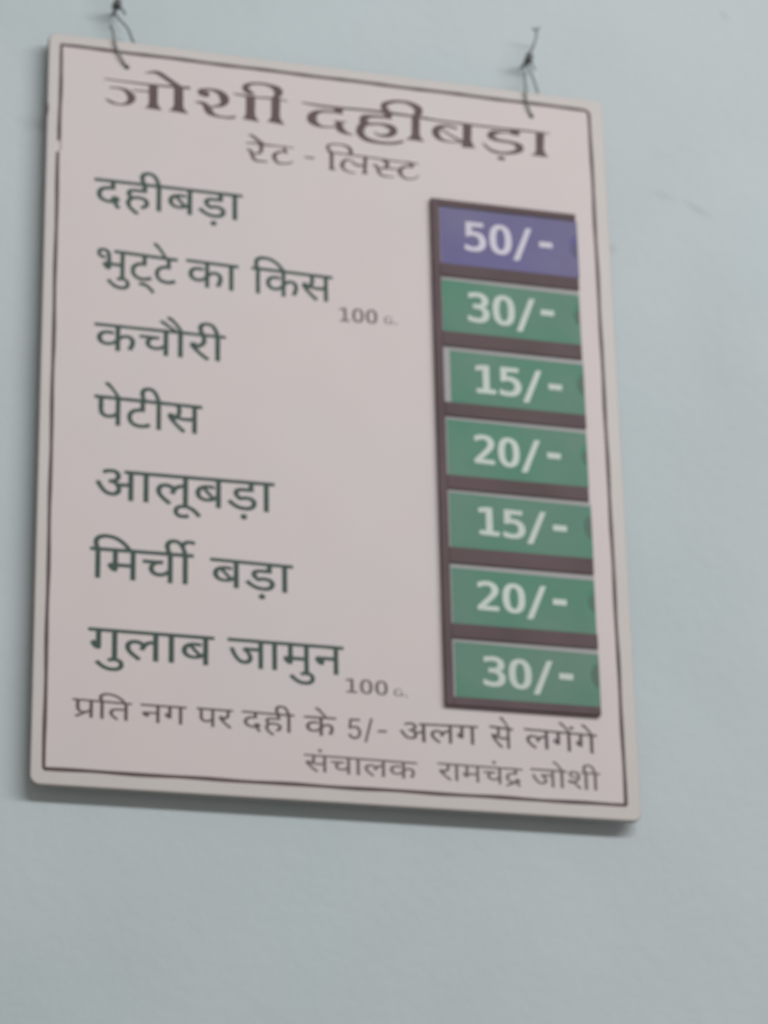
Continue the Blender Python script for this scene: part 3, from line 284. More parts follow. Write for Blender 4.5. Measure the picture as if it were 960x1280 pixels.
'dish5': '3275 -12691 39 -7 29 -8 18 -7 10 -8 1 -10 -26 -66 -7 -6 -7 0 -29 12 -25 7 -28 4 -25 0 -25 -4 -22 -8 -21 -14 -11 -15 -11 -21 -5 -25 5 -18 30 -75 15 -50 5 -7 8 -2 132 0 7 -5 2 -7 0 -68 -2 -7 -4 -4 -125 -2 -5 -2 -3 -3 -1 -647 -1 -7 -4 -3 -107 -2 -8 2 -4 7 -1 646 -3 7 -9 2 -18 -3 -186 0 -5 -2 -3 -4 -1 -646 -1 -8 -4 -3 -7 -2 -96 0 -8 2 -3 4 -2 175 -2 7 -7 1 -43 -20 -50 -17 -46 -9 -89 0 -25 4 -54 15 -29 14 -25 18 -39 39 -15 26 -11 36 -4 25 0 25 8 36 11 21 14 22 13 14 1 7 -6 2 -18 -4 -150 0 -8 2 -4 7 0 75 1 4 7 5 308 0 17 4 118 0 32 -5 5 -8 -6 -43 -1 -21 -5 -12 -7 -4 -46 0 -57 -8 -36 -11 -22 -11 -23 -18 -12 -18 -8 -22 -4 -25 4 -32 11 -21 18 -20 22 -13 35 -12 25 -3 18 0 54 8 32 11 51 29 33 25 10 10 4 8 0 332 -2 6 -3 2 -307 1 -18 -4 -397 0 -6 -2 -3 -7 0 -643 -1 -7 -4 -3 -7 -2 -100 0 -7 1 -4 4 -2 7 0 279 -1 6 -4 2 -271 0 -4 -2 -2 -6 0 -43 -8 -32 -10 -14 -9 -8 -17 -11 -18 -4 -25 0 -29 8 -21 10 -43 32 -20 19 -24 32 -14 32 -4 25 8 23 15 15 10 6 25 8 50 0 6 2 3 3 0 261 -3 4 -6 2 -260 -1 -4 -3 -2 -5 0 -647 -5 -7 -7 -2 -100 0 -7 2 -4 4 -2 7 0 639 -3 7 -6 2 -100 0 -7 2 -4 3 -1 7 0 68 2 8 7 4 89 1 5 2 0 7 -9 18 -15 39 -4 21 0 61 4 21 14 36 21 32 29 29 44 29 54 22 53 11 33 4 100 0 42 -7 22 -1 64 -15 47 -14 50 -21 53 -29 69 -47 38 -31 41 -37 13 -16 37 -37 51 -65 8 -5 518 0 18 4 250 0 7 1 1 7 -19 43 -15 57 -4 33 4 39 11 39 14 25 28 32 30 22 29 15 39 11 61 8 25 -1 10 -3 22 0 46 -12 36 -18 39 -30 7 -2 43 36 40 18 57 12;2887 -12785 -9 2 -25 -4 -32 -12 -21 -17 -12 -19 -7 -18 -4 -25 0 -32 4 -25 11 -36 22 -46 4 -4 7 -1 232 0 6 1 2 7 -18 54 -22 54 -21 42 -22 34 -18 18 -21 13 -18 8;1341 -12796 -38 2 -32 -4 -35 -8 -22 -7 -28 -14 -18 -14 -15 -14 -11 -19 -7 -18 -4 -22 -1 -21 5 -29 11 -28 14 -25 8 -11 7 -2 571 0 10 2 -1 7 -14 18 -55 55 -53 45 -72 47 -83 36 -71 19;1859 -13121 -6 2 -85 0 -18 -3 -161 0 -6 -2 -3 -7 0 -250 2 -6 7 -3 264 0 6 1 3 8 0 253;3758 -13064 10 -2 218 0 18 -4 214 0 18 -3 218 0 18 -4 214 0 18 -3 218 0 18 -4 218 0 17 -4 215 0 18 -3 217 0 29 -4 7 -5 2 -68 -2 -7 -7 -5 -36 0 -18 3 -67 0 -6 -2 -3 -3 -1 -597 -4 -7 -8 -2 -100 0 -7 2 -4 4 -1 7 0 589 -3 7 -28 6 -196 0 -6 -2 -3 -7 0 -150 -2 -8 -7 -4 -189 -1 -18 4 -75 0 -32 -5 -18 -7 -11 -8 -7 -11 -2 -7 1 -25 4 -14 13 -18 34 -25 79 13 92 0 33 -4 57 -15 43 -22 28 -20 30 -34 14 -36 4 -32 -3 -25 -8 -28 -25 -40 -37 -33 -21 -12 -29 -12 -46 -12 -57 -7 -83 0 -14 3 -50 4 -39 8 -72 21 -32 14 -50 26 -60 39 -52 40 -25 25 -2 7 36 26 39 25 11 4 7 -3 49 -45 29 -22 40 -25 68 -32 50 -14 78 -12 57 0 47 8 21 7 14 7 16 12 14 25 4 25 -5 23 -11 17 -7 7 -18 10 -21 8 -47 8 -42 0 -33 -4 -25 -4 -60 -17 -11 1 -50 29 -29 20 -28 26 -18 21 -12 19 -6 14 -8 29 0 36 4 17 11 22 31 32 37 19 43 11 25 4 25 0 14 4 100 0 18 -4 43 0 6 2 3 7 0 71 -2 6 -7 3 -114 0 -18 4 -214 0 -18 3 -218 0 -18 4 -39 -1 -4 -2 -2 -6 0 -593 -5 -7 -7 -2 -100 0 -7 2 -4 3 -2 8 0 153 -1 8 -8 0 -28 -12 -57 -18 -50 -8 -111 0 -75 15 -36 14 -39 22 -18 14 -25 24 -21 34 -8 18 -8 39 0 29 8 39 11 25 14 22 33 32 21 15 36 18 53 17 79 12 86 0 18 -3 25 0 14 -4 21 0 29 -5 5 -7 0 -22 -3 -14 -1 -22 -4 -14 -4 -4 -11 -1 -36 7 -21 0 -14 4 -36 0 -18 3 -25 -4 -3 -1 -1 -4 18 -23 116 -116 24 -27 7 -6 8 1 24 16 9 9 3 7 0 307 -1 6 -8 3 -35 0 -18 4 -218 0 -18 3 -214 0 -29 4 -7 5 -2 7 2 68 4 4 7 1;3946 -13361 -11 -3 -17 -18 -11 -18 -8 -29 0 -25 4 -21 7 -18 14 -18 12 -11 24 -14 19 -8 32 -8 25 -3 36 0 50 9 2 3 -4 7 -57 57 -14 18 -95 95;4929 -13857 21 -3 15 -7 10 -7 17 -15 9 -15 5 -18 -1 -14 -14 -28 -11 -11 -15 -10 -22 -6 -46 1 -33 18 -14 18 -8 18 1 29 10 18 19 18 21 11 25 4',
'dish6': '3673 -14985 10 -3 129 -1 4 -4 1 -7 0 -61 -2 -7 -7 -5 -125 0 -6 -2 -2 -4 -1 -600 -1 -7 -4 -4 -7 -1 -100 0 -7 1 -4 4 -2 164 -1 6 -8 1 -42 -18 -47 -14 -50 -8 -75 -4 -14 3 -29 1 -28 3 -32 8 -33 11 -35 18 -40 27 -19 20 -17 25 -14 36 -5 21 0 43 8 36 11 21 24 36 16 16 29 20 60 29 40 11 42 8 25 0 15 3 78 0 18 -3 32 0 15 -3 25 -1 17 -5 4 -4 -6 -68 -8 -10 -7 -2 -36 7 -25 0 -14 4 -79 0 -7 -2 0 -4 164 -169 7 -4 11 5 26 18 4 11 0 311 -1 6 -4 2 -646 1 -6 -2 -3 -7 0 -597 -2 -7 -7 -5 -107 0 -8 2 -5 7 0 600 -2 6 -3 2 -215 1 -5 -2 -3 -4 -1 -600 -1 -7 -7 -5 -108 0 -7 2 -5 7 0 382 -3 7 -24 2 -25 -5 -36 -14 -32 -21 -19 -19 -21 -29 -16 -28 -18 -43 -4 -4 -7 -1 -93 22 -11 4 -3 4 6 25 31 61 -2 5 -14 10 -39 17 -47 12 -53 0 -29 -8 -14 -7 -18 -14 -12 -19 -7 -18 -1 -39 8 -29 7 -14 16 -22 21 -25 32 -29 164 -120 -2 -8 -36 -28 -32 -25 -8 -2 -11 5 -21 14 -129 96 -25 21 -52 52 -20 25 -14 21 -11 21 -12 40 -2 28 2 32 8 29 7 14 26 34 36 28 36 18 21 7 54 11 78 1 32 -5 29 -7 50 -18 54 -28 7 1 10 9 33 18 35 14 75 15 40 1 3 3 2 5 0 115 -2 6 -7 3 -668 0 -18 3 -107 0 -3 -3 -2 -6 0 -593 5 -4 43 -13 21 -10 18 -11 23 -19 17 -21 14 -25 8 -29 3 -28 -7 -40 -14 -28 -19 -23 -24 -20 -40 -22 -43 -14 -53 -9 -115 0 -32 4 -53 12 -54 18 -57 28 -50 32 -75 60 -32 34 2 7 5 4 78 44 8 -4 28 -28 49 -41 48 -33 50 -25 60 -18 61 -8 39 0 15 3 21 1 21 4 29 11 21 15 8 11 8 21 0 29 -8 18 -15 15 -21 10 -22 7 -32 5 -18 0 -57 -8 -53 -17 -7 4 -4 5 -31 64 2 7 8 5 39 10 50 9 3 3 2 6 0 585 -2 6 -7 3 -221 0 -7 -3 -2 -6 -1 -357 -7 -21 -22 -22 -22 -8 -43 -1 -21 5 -22 9 -42 29 -36 36 -12 16 -14 29 -5 25 5 17 7 15 12 12 10 7 25 7 54 1 6 1 2 4 0 200 -2 3 -6 2 -161 1 -7 4 -2 8 1 64 4 7 8 2;3237 -15282 -8 0 -14 -9 -8 -9 -14 -25 -8 -32 0 -15 5 -25 7 -17 13 -18 13 -12 25 -14 46 -15 29 -4 35 0 47 8 7 3 0 5 -2 4 -50 50 -14 18;4836 -14982 11 -3 864 0 18 -4 865 0 17 -3 211 0 8 -2 4 -7 1 -64 -2 -8 -7 -4 -111 -1 -6 -2 -2 -3 -1 -597 -1 -7 -4 -3 -7 -2 -90 0 -7 2 -5 7 0 314 -3 7 -6 2 -82 0 -18 4 -100 -1 -4 -2 -2 -6 0 -68 -8 -18 -15 -16 -10 -6 -8 -4 -28 -4 -25 4 -18 7 -25 15 -21 16 -27 27 -17 25 -14 29 -5 21 0 11 5 18 6 11 16 15 14 7 18 4 368 0 6 2 3 7 0 175 -3 7 -6 2 -118 0 -18 4 -425 0 -6 -2 -3 -7 1 -586 8 -8 39 -13 25 -14 26 -22 17 -20 12 -23 7 -21 4 -25 0 -32 -8 -29 -17 -32 -36 -36 -40 -22 -47 -14 -28 -5 -104 0 -32 4 -61 15 -28 11 -43 21 -55 37 -42 34 -64 66 2 7 5 4 57 36 8 3 10 1 9 -5 66 -66 36 -28 29 -17 21 -11 39 -14 36 -8 32 -4 54 0 39 8 25 11 18 15 11 21 1 36 -5 18 -7 10 -22 15 -35 12 -57 0 -36 -8 -32 -12 -15 0 -3 4 -28 64 0 8 6 5 29 10 46 9 10 4 2 4 1 246 -3 7 -6 2 -246 -1 -4 -2 -2 -6 0 -39 -8 -25 -6 -11 -15 -14 -15 -8 -8 -1 -35 0 -32 12 -36 24 -40 41 -18 28 -7 18 -5 22 7 21 9 11 25 15 29 4 32 0 6 2 2 4 1 235 -2 6 -3 3 -240 0 -6 -1 -2 -4 -1 -596 -1 -8 -4 -3 -100 -2 -8 2 -4 7 -1 596 -1 6 -7 3 -190 0 -6 -1 -2 -4 -1 -596 -1 -8 -4 -3 -96 -2 -8 2 -5 7 0 396 -2 6 -3 3 -193 0 -10 -1 1 -8 27 -26 15 -20 21 -36 11 -28 4 -22 0 -46 -4 -25 -9 -22 -9 -14 -22 -26 -36 -25 -36 -14 -35 -8 -72 0 -50 12 -25 10 -21 11 -43 31 -44 45 -28 36 -32 50 -40 75 -35 82 -1 7 5 7 82 26 7 -1 4 -2 4 -5 38 -89 21 -43 18 -32 44 -63 35 -34 22 -15 21 -11 25 -7 47 0 28 11 19 19 11 35 0 18 -7 36 -11 21 -17 25 -37 38 -50 33 -8 8 3 11 29 57 4 4 7 1 322 1 3 2 2 6 -1 100 -2 4 -6 1 -121 0 -18 4 -557 0 -7 5 -2 7 0 61 2 8 3 3 7 2;5896 -15076 -6 2 -243 0 -6 -2 -3 -7 0 -229 2 -6 7 -3 118 0 18 -3 107 0 6 2 3 7 0 232',
'note': '1448 -16516 64 -9 57 -16 36 -13 50 -25 46 -29 33 -25 26 -22 52 -52 25 -1 14 -3 86 0 7 -3 2 -6 0 -32 -3 -7 -20 -2 -18 4 -46 0 -6 -2 -3 -4 0 -364 -4 -7 -70 2 -5 2 -3 3 0 211 -2 6 -4 2 -171 0 -36 -8 -21 -10 -12 -12 -7 -17 -1 -18 5 -15 11 -22 35 -35 29 -22 44 -28 7 -7 -3 -7 -41 -26 -10 0 -7 4 -43 28 -47 35 -33 34 -21 32 -8 29 0 28 5 16 11 17 14 15 36 21 39 11 54 8 118 0 17 -4 33 0 5 2 4 7 -1 89 -3 4 -5 2 -25 0 -18 3 -172 0 -18 4 -171 0 -18 3 -23 -1 -4 -7 0 -361 -1 -6 -4 -2 -25 -1 -18 3 -25 0 -6 2 -2 4 -1 361 -3 7 -6 1 -53 0 -18 4 -72 0 -5 -2 -3 -3 0 -361 -4 -7 -5 -2 -65 0 -7 3 -2 6 0 107 -1 7 -4 2 -14 -4 -261 -123 -7 -1 -7 3 -34 38 1 7 6 3 105 42 25 11 5 4 -1 4 -43 14 -14 7 -23 18 -17 22 -15 35 -4 36 -1 136 -2 3 -6 2 -57 0 -6 2 -3 7 0 32 3 7 6 2 82 0 18 -3 171 0 18 -4 171 0 18 -4 115 1 4 1 0 7 -12 25 -5 15 0 39 8 21 11 18 25 22 47 22 32 8 29 4;1446 -16566 -9 2 -68 -1 -43 -11 -21 -11 -7 -6 -11 -11 -4 -9 -4 -14 0 -21 11 -29 10 -14 9 -8 146 -1 18 -4 171 0 18 -3 53 2 -1 7 -40 35 -40 30 -50 28 -65 25 -50 12;778 -16738 -7 0 -3 -7 0 -150 7 -32 7 -11 11 -10 19 -12 14 -3 29 -5 21 0 50 12 33 14 22 15 4 11 0 164 -3 7 -23 6 -172 0;3177 -16706 4 -2 2 -6 0 -32 -3 -7 -6 -2 -79 0 -6 -2 -2 -3 -1 -368 -1 -6 -8 -3 -64 0 -6 2 -2 3 -1 368 -2 6 -3 2 -147 1 -7 -3 -2 -6 0 -218 -5 -14 -7 -9 -11 -6 -18 -5 -17 1 -18 4 -15 5 -22 13 -35 35 -12 30 1 10 7 15 11 8 15 4 35 0 6 2 3 4 0 121 -1 6 -8 3 -171 0 -6 -2 -3 -7 -1 -368 -2 -3 -6 -2 -64 0 -6 2 -3 7 0 189 -3 7 -6 2 -143 -1 -5 -4 -1 -36 -8 -22 -14 -11 -18 -4 -15 -1 -21 5 -18 7 -36 24 -25 33 -5 19 1 14 4 8 8 7 17 8 279 0 6 2 3 7 0 111 -2 6 -7 3 -336 0 -6 2 -3 7 1 36 2 3 6 2;3579 -16700 10 -2 411 0 18 -4 218 0 6 -1 3 -8 0 -32 -3 -7 -6 -2 -68 0 -5 -1 -2 -8 9 -35 -1 -43 -9 -32 -21 -30 -9 -10 -26 -18 -43 -22 -25 -10 -2 -3 2 -5 12 -13 56 -48 66 -52 41 -29 3 -3 -2 -7 -29 -25 -8 -5 -11 1 -21 14 -72 56 -57 50 -65 66 -21 28 -7 15 -5 14 1 14 10 15 16 11 18 5 28 -1 22 -7 25 -17 7 -2 15 7 21 20 11 19 5 15 -1 42 -8 25 -7 9 -147 0 -18 4 -89 0 -7 -3 -2 -6 0 -375 -2 -6 -3 -2 -61 -1 -7 3 -2 6 0 111 -2 7 -7 1 -28 -13 -29 -7 -32 -4 -25 0 -47 8 -28 11 -18 10 -19 19 -10 14 -7 14 -8 25 -4 25 -1 161 -2 4 -6 1 -50 0 -6 2 -3 7 0 33 3 7 6 1;3738 -16754 -6 2 -171 0 -7 -3 -2 -6 0 -161 4 -21 8 -14 11 -15 18 -11 18 -4 46 0 36 11 21 11 25 18 2 7 0 179;5397 -16523 29 -7 25 -11 28 -21 12 -12 32 -46 21 -43 21 -50 25 -5 68 0 5 -2 3 -4 1 -36 -4 -7 -5 -1 -79 0 -6 -2 -2 -4 -1 -371 -3 -7 -6 -2 -60 0 -6 2 -3 3 0 375 -4 7 -5 2 -140 0 -5 -2 -4 -7 0 -89 -1 -6 -4 -2 -228 -1 -8 -1 -14 -7 -8 -8 -4 -11 1 -14 10 -18 15 -13 8 -2 25 6 64 4 18 -4 28 0 40 -8 35 -14 22 -14 22 -23 7 -11 7 -21 1 -21 -5 -22 -7 -14 -15 -20 -17 -13 -29 -14 -36 -11 -14 -1 -6 2 -5 5 -16 34 1 4 5 2 21 8 29 14 11 15 4 11 -1 14 -7 18 -11 11 -21 11 -25 7 -29 1 -21 4 -15 -4 -25 0 -18 -5 -32 -14 -14 -11 -11 -18 -5 -18 0 -14 5 -18 10 -22 15 -19 24 -20 30 -22 60 -39 1 -3 -6 -7 -37 -27 -11 1 -14 7 -58 40 -39 31 -26 26 -14 18 -7 14 -11 33 0 46 18 32 24 22 2 7 -18 20 -10 15 -8 29 -1 11 7 25 7 10 11 11 19 12 29 10 28 5 157 0 6 2 3 7 0 43 -1 6 -4 2 -154 1 -17 3 -225 0 -18 4 -29 -1 -3 -2 -2 -6 0 -100 -3 -7 -6 -2 -100 0 -47 -8 -32 -11 -27 -22 -7 -11 -6 -18 0 -25 4 -14 8 -15 14 -15 36 -21 57 -11 36 0 4 5 -2 28 8 18 11 8 21 8 54 -1 25 -10 14 -10 8 -13 7 -17 -3 -22 -5 -8 -10 -11 -7 -7 -15 -6 -3 -7 23 -32 30 -35 2 -5 -7 -7 -48 -18 -7 0 -5 4 -61 86 -6 2 -78 0 -75 15 -54 25 -23 18 -17 22 -14 32 -5 39 5 25 17 32 19 20 14 10 29 14 21 7 33 8 17 1 11 3 54 0 5 2 4 7 -1 53 -3 4 -5 2 -100 0 -18 3 -139 1 -4 2 -2 6 0 32 3 8 6 1 147 0 17 -3 225 0 18 -4 225 0 18 -3 122 0 5 1 1 4 -18 39 -8 43 5 29 10 21 12 14 18 15 39 18 25 5;5384 -16574 -8 2 -40 -1 -25 -11 -11 -11 -11 -25 -1 -25 5 -22 20 -39 5 -5 29 -4 136 2 1 7 -11 32 -22 43 -14 21 -22 23;6196 -16502 14 -4 21 -10 25 -22 72 -74 58 -66 22 -28 13 -11 25 -2 17 4 165 0 6 -2 2 -3 1 -40 -3 -7 -6 -2 -297 0 -6 -1 -2 -4 -1 -125 2 -10 7 0 15 9 21 9 32 8 72 0 39 -12 14 -7 27 -22 15 -21 10 -36 0 -39 -5 -25 -10 -33 -11 -21 -22 -33 -15 -14 -7 0 -18 7 -46 22 2 7 24 29 11 21 10 29 5 25 -1 18 -10 28 -19 18 -22 8 -29 1 -32 -11 -36 -23 -21 -21 -2 -179 -3 -7 -6 -2 -67 0 -8 3 -1 6 0 100 -2 8 -7 0 -50 -23 -36 -8 -82 0 -36 8 -36 14 -22 15 -13 13 -19 30 -8 25 0 36 8 25 17 29 30 25 36 18 43 12 28 3 75 0 15 -3 28 -1 7 -4 1 -4 -3 -36 -5 -9 -3 -3 -47 7 -50 0 -28 -5 -36 -14 -21 -21 -9 -19 1 -36 15 -26 18 -14 25 -10 25 -5 21 0 39 8 18 7 39 22 15 10 7 8 2 204 -3 7 -6 2 -340 0 -7 3 -2 6 1 35 3 4 5 2 65 0 18 3 360 0 9 2 1 4 -3 5 -103 107 -61 43 -38 38 1 7 4 7 8 5;7487 -16676 5 -4 0 -8 -143 -553 -5 -11 -7 -5 -46 0 -4 3 0 6 146 564 4 4 11 5;7191 -16708 3 -2 2 -6 0 -36 -2 -6 -3 -2 -47 -1 -17 -3 -108 0 -16 -6 -6 -28 -1 -22 -10 -75 5 -4 25 12 25 8 57 0 21 -4 18 -8 22 -13 29 -30 18 -32 7 -18 5 -25 0 -50 -9 -36 -17 -35 -19 -24 -21 -16 -25 -15 -29 -10 -29 -5 -35 0 -36 8 -37 19 -31 31 -15 29 -5 22 2 13 7 3 50 -1 5 -4 9 -25 26 -26 14 -7 29 -8 28 4 25 11 15 11 22 29 11 36 0 35 -11 36 -18 25 -19 15 -28 11 -40 0 -25 -7 -32 -17 -39 0 -22 6 -1 24 6 39 5 54 3 11 11 103 3 4 6 2 25 0 17 3 108 0 17 4;7816 -16940 3 -3 2 -5 0 -36 -2 -6 -3 -2 -68 -1 -18 -4 -114 0 -6 2 -2 4 -1 39 2 6 3 2 104 1 18 4;9987 -16682 3 -3 2 -5 0 -33 -3 -7 -38 -5 -50 0 -6 -2 -2 -3 -1 -390 -2 -7 -7 -5 -64 0 -6 2 -3 3 0 393 -3 7 -6 2 -22 0 -14 -4 -111 0 -7 -3 -2 -6 0 -228 -4 -14 -8 -13 -7 -6 -18 -5 -32 1 -32 11 -29 21 -12 12 -17 25 -4 14 0 18 12 19 18 8 42 4 5 5 1 125 -2 6 -7 3 -136 0 -14 -3 -31 -3 -3 -7 0 -385 -2 -6 -3 -3 -22 -1 -11 -3 -35 0 -6 2 -3 3 0 247 -2 7 -4 4 -28 -3 -25 -9 -18 -12 -29 -29 -18 -30 -9 -21 -5 -7 -3 -1 -65 15 -6 4 -1 3 7 18 15 29 2 7 -2 4 -22 11 -35 11 -25 2 -25 -2 -22 -8 -14 -10 -15 -26 -1 -25 4 -18 15 -25 27 -28 22 -18 92 -61 5 -7 -10 -12 -36 -25 -10 1 -11 7 -79 53 -37 29 -30 31 -15 19 -15 29 -4 14 0 43 8 25 8 12 18 18 25 17 39 15 18 4 21 1 14 3 50 -4 43 -12 47 -20 39 21 29 10 39 8 31 2 3 7 0 75 -2 6 -4 3 -46 0 -18 -3 -168 0 -18 -4 -164 0 -18 -3 -103 0 -6 -2 -3 -7 0 -390 -2 -5 -7 -4 -68 0 -6 2 -2 4 -1 196 -4 7 -30 -2 -14 -3 -68 -2 -1 -7 5 -11 5 -18 0 -21 -5 -18 -10 -21 -15 -16 -36 -21 -32 -10 -29 -5 -57 0 -43 8 -28 11 -22 11 -43 31 -23 23 -38 50 -25 39 -10 22 3 4 18 7 36 11 11 -1 11 -14 9 -18 29 -43 19 -23 26 -27 19 -14 30 -15 28 -8 32 0 22 4 21 11 9 8 6 7 4 11 1 25 -5 17 -6 11 -30 30 -25 17 -52 -4 -3 4 -4 21 0 18 3 7 59 10 32 14 9 8 10 18 1 7 -1 22 -7 14 -15 11 -22 7 -42 2 -43 -9 -54 -19 -7 0 -7 7 -15 33 -2 7 3 4 17 8 50 14 25 4 25 1 15 3 28 0 32 -4 33 -8 33 -18 24 -24 7 -16 5 -17 0 -25 -12 -33 -15 -19 -27 -20 -3 -7 16 -12 61 -4 14 3 32 1 29 3 18 4 4 5 0 129 -2 3 -6 2 -50 0 -7 3 -2 6 0 36 2 5 7 4 132 0 18 3 164 0 18 4 168 0 18 3 164 0 18 4 168 0 18 3 164 0 18 4 168 0 18 4;10564 -16419 29 -17 21 -26 90 -133 46 -75 11 -5 36 0 14 -3 18 -1 5 -2 3 -3 1 -43 -4 -7 -5 -2 -40 0 -28 4 -6 -2 -3 -7 0 -432 -2 -6 -3 -3 -47 0 -14 4 -5 5 -1 200 -3 7 -9 2 -18 -4 -64 0 -14 3 -22 1 -25 4 -75 21 -25 -9 -6 -4 -1 -4 3 -7 49 -60 27 -27 12 -16 71 -68 2 -4 -3 -6 -32 -31 -11 -3 -13 8 -35 36 -93 103 -53 68 -21 32 -14 33 0 39 10 14 12 8 50 0 21 -11 18 -16 4 -2 6 3 9 15 7 28 4 32 -4 40 -6 28 -5 7 -4 2 -18 4 -36 0 -18 3 -32 0 -14 3 -38 3 -3 7 0 43 3 7 6 2 14 -4 36 0 18 -4 35 0 15 -3 35 0 18 -4 36 0 14 -3 36 0 18 -4 35 0 18 -3 36 0 18 -4 22 2 0 7 -65 97 -25 33 -55 56 -25 35 0 11 9 8;10523 -16716 -9 1 -4 -1 -1 -4 10 -50 1 -39 -8 -43 -16 -36 1 -4 3 -3 14 -4 50 -8 83 0 28 5 4 4 1 7 0 153 -1 8 -4 3 -7 2 -32 0 -18 3 -36 0 -18 4;11990 -16448 18 -4 18 -6 28 -21 94 -102 43 -50 31 -40 7 -4 29 -4 132 0 18 -4 135 0 18 -3 122 0 10 1 -1 8 -11 14 -88 95 -24 19 -43 31 -36 36 -1 8 12 12 39 1 28 -8 15 -8 21 -16 87 -95 84 -100 8 -2 60 0 31 -5 3 -7 0 -36 -3 -7 -20 -2 -18 4 -50 0 -6 -2 -2 -4 -1 -400 -1 -6 -8 -3 -67 0 -6 2 -3 4 0 403 -2 6 -7 3 -132 0 -18 4 -11 -1 -4 -2 -1 -6 -1 -243 -5 -12 -14 -13 -14 -5 -22 0 -35 10 -40 26 -25 30 -12 25 1 21 6 11 9 8 25 8 36 1 4 4 1 129 -2 6 -7 3 -21 0 -18 3 -132 0 -15 4 -6 -2 -3 -7 0 -400 -1 -6 -4 -2 -50 -1 -25 4 -5 5 0 400 -4 7 -5 2 -36 0 -18 3 -100 0 -7 -3 -2 -6 -1 -239 -6 -14 -16 -13 -11 -3 -28 0 -36 11 -18 11 -23 19 -24 32 -4 14 -2 15 3 14 14 15 18 5 40 0 5 1 3 4 0 132 -1 6 -7 3 -79 0 -18 4 -89 0 -6 -2 -3 -7 0 -397 -2 -6 -3 -2 -72 -1 -6 2 -2 4 -1 253 -2 8 -7 4 -32 -4 -21 -7 -22 -14 -29 -30 -26 -50 -5 -4 -72 19 -4 7 3 10 20 36 1 7 -7 7 -31 15 -25 8 -25 4 -18 0 -35 -11 -16 -16 -10 -17 -1 -29 11 -29 16 -22 16 -17 26 -21 104 -75 -3 -7 -40 -29 -10 -2 -8 2 -76 54 -52 41 -29 28 -18 23 -11 18 -11 32 -1 36 5 22 7 14 14 18 19 15 28 14 50 12 65 0 28 -5 43 -14 43 -22 4 0 42 22 25 7 25 5 47 0 3 3 2 6 -1 82 -2 3 -6 2 -89 0 -18 4 -136 0 -17 3 -133 0 -17 4 -68 0 -7 3 -2 6 0 35 3 8 6 1 75 0 18 -3 135 0 18 -4 132 0 18 -3 132 0 18 -4 132 0 18 -3 136 0 18 -4 132 0 18 -4 35 1 3 1 1 4 -7 12 -66 73 -38 38 -60 43 -34 37 0 7 9 11;12272 -16530 18 -7 15 -15 4 -15 0 -14 -4 -11 -15 -15 -18 -8 -32 0 -22 8 -15 15 -7 18 0 7 7 18 15 13 15 6',
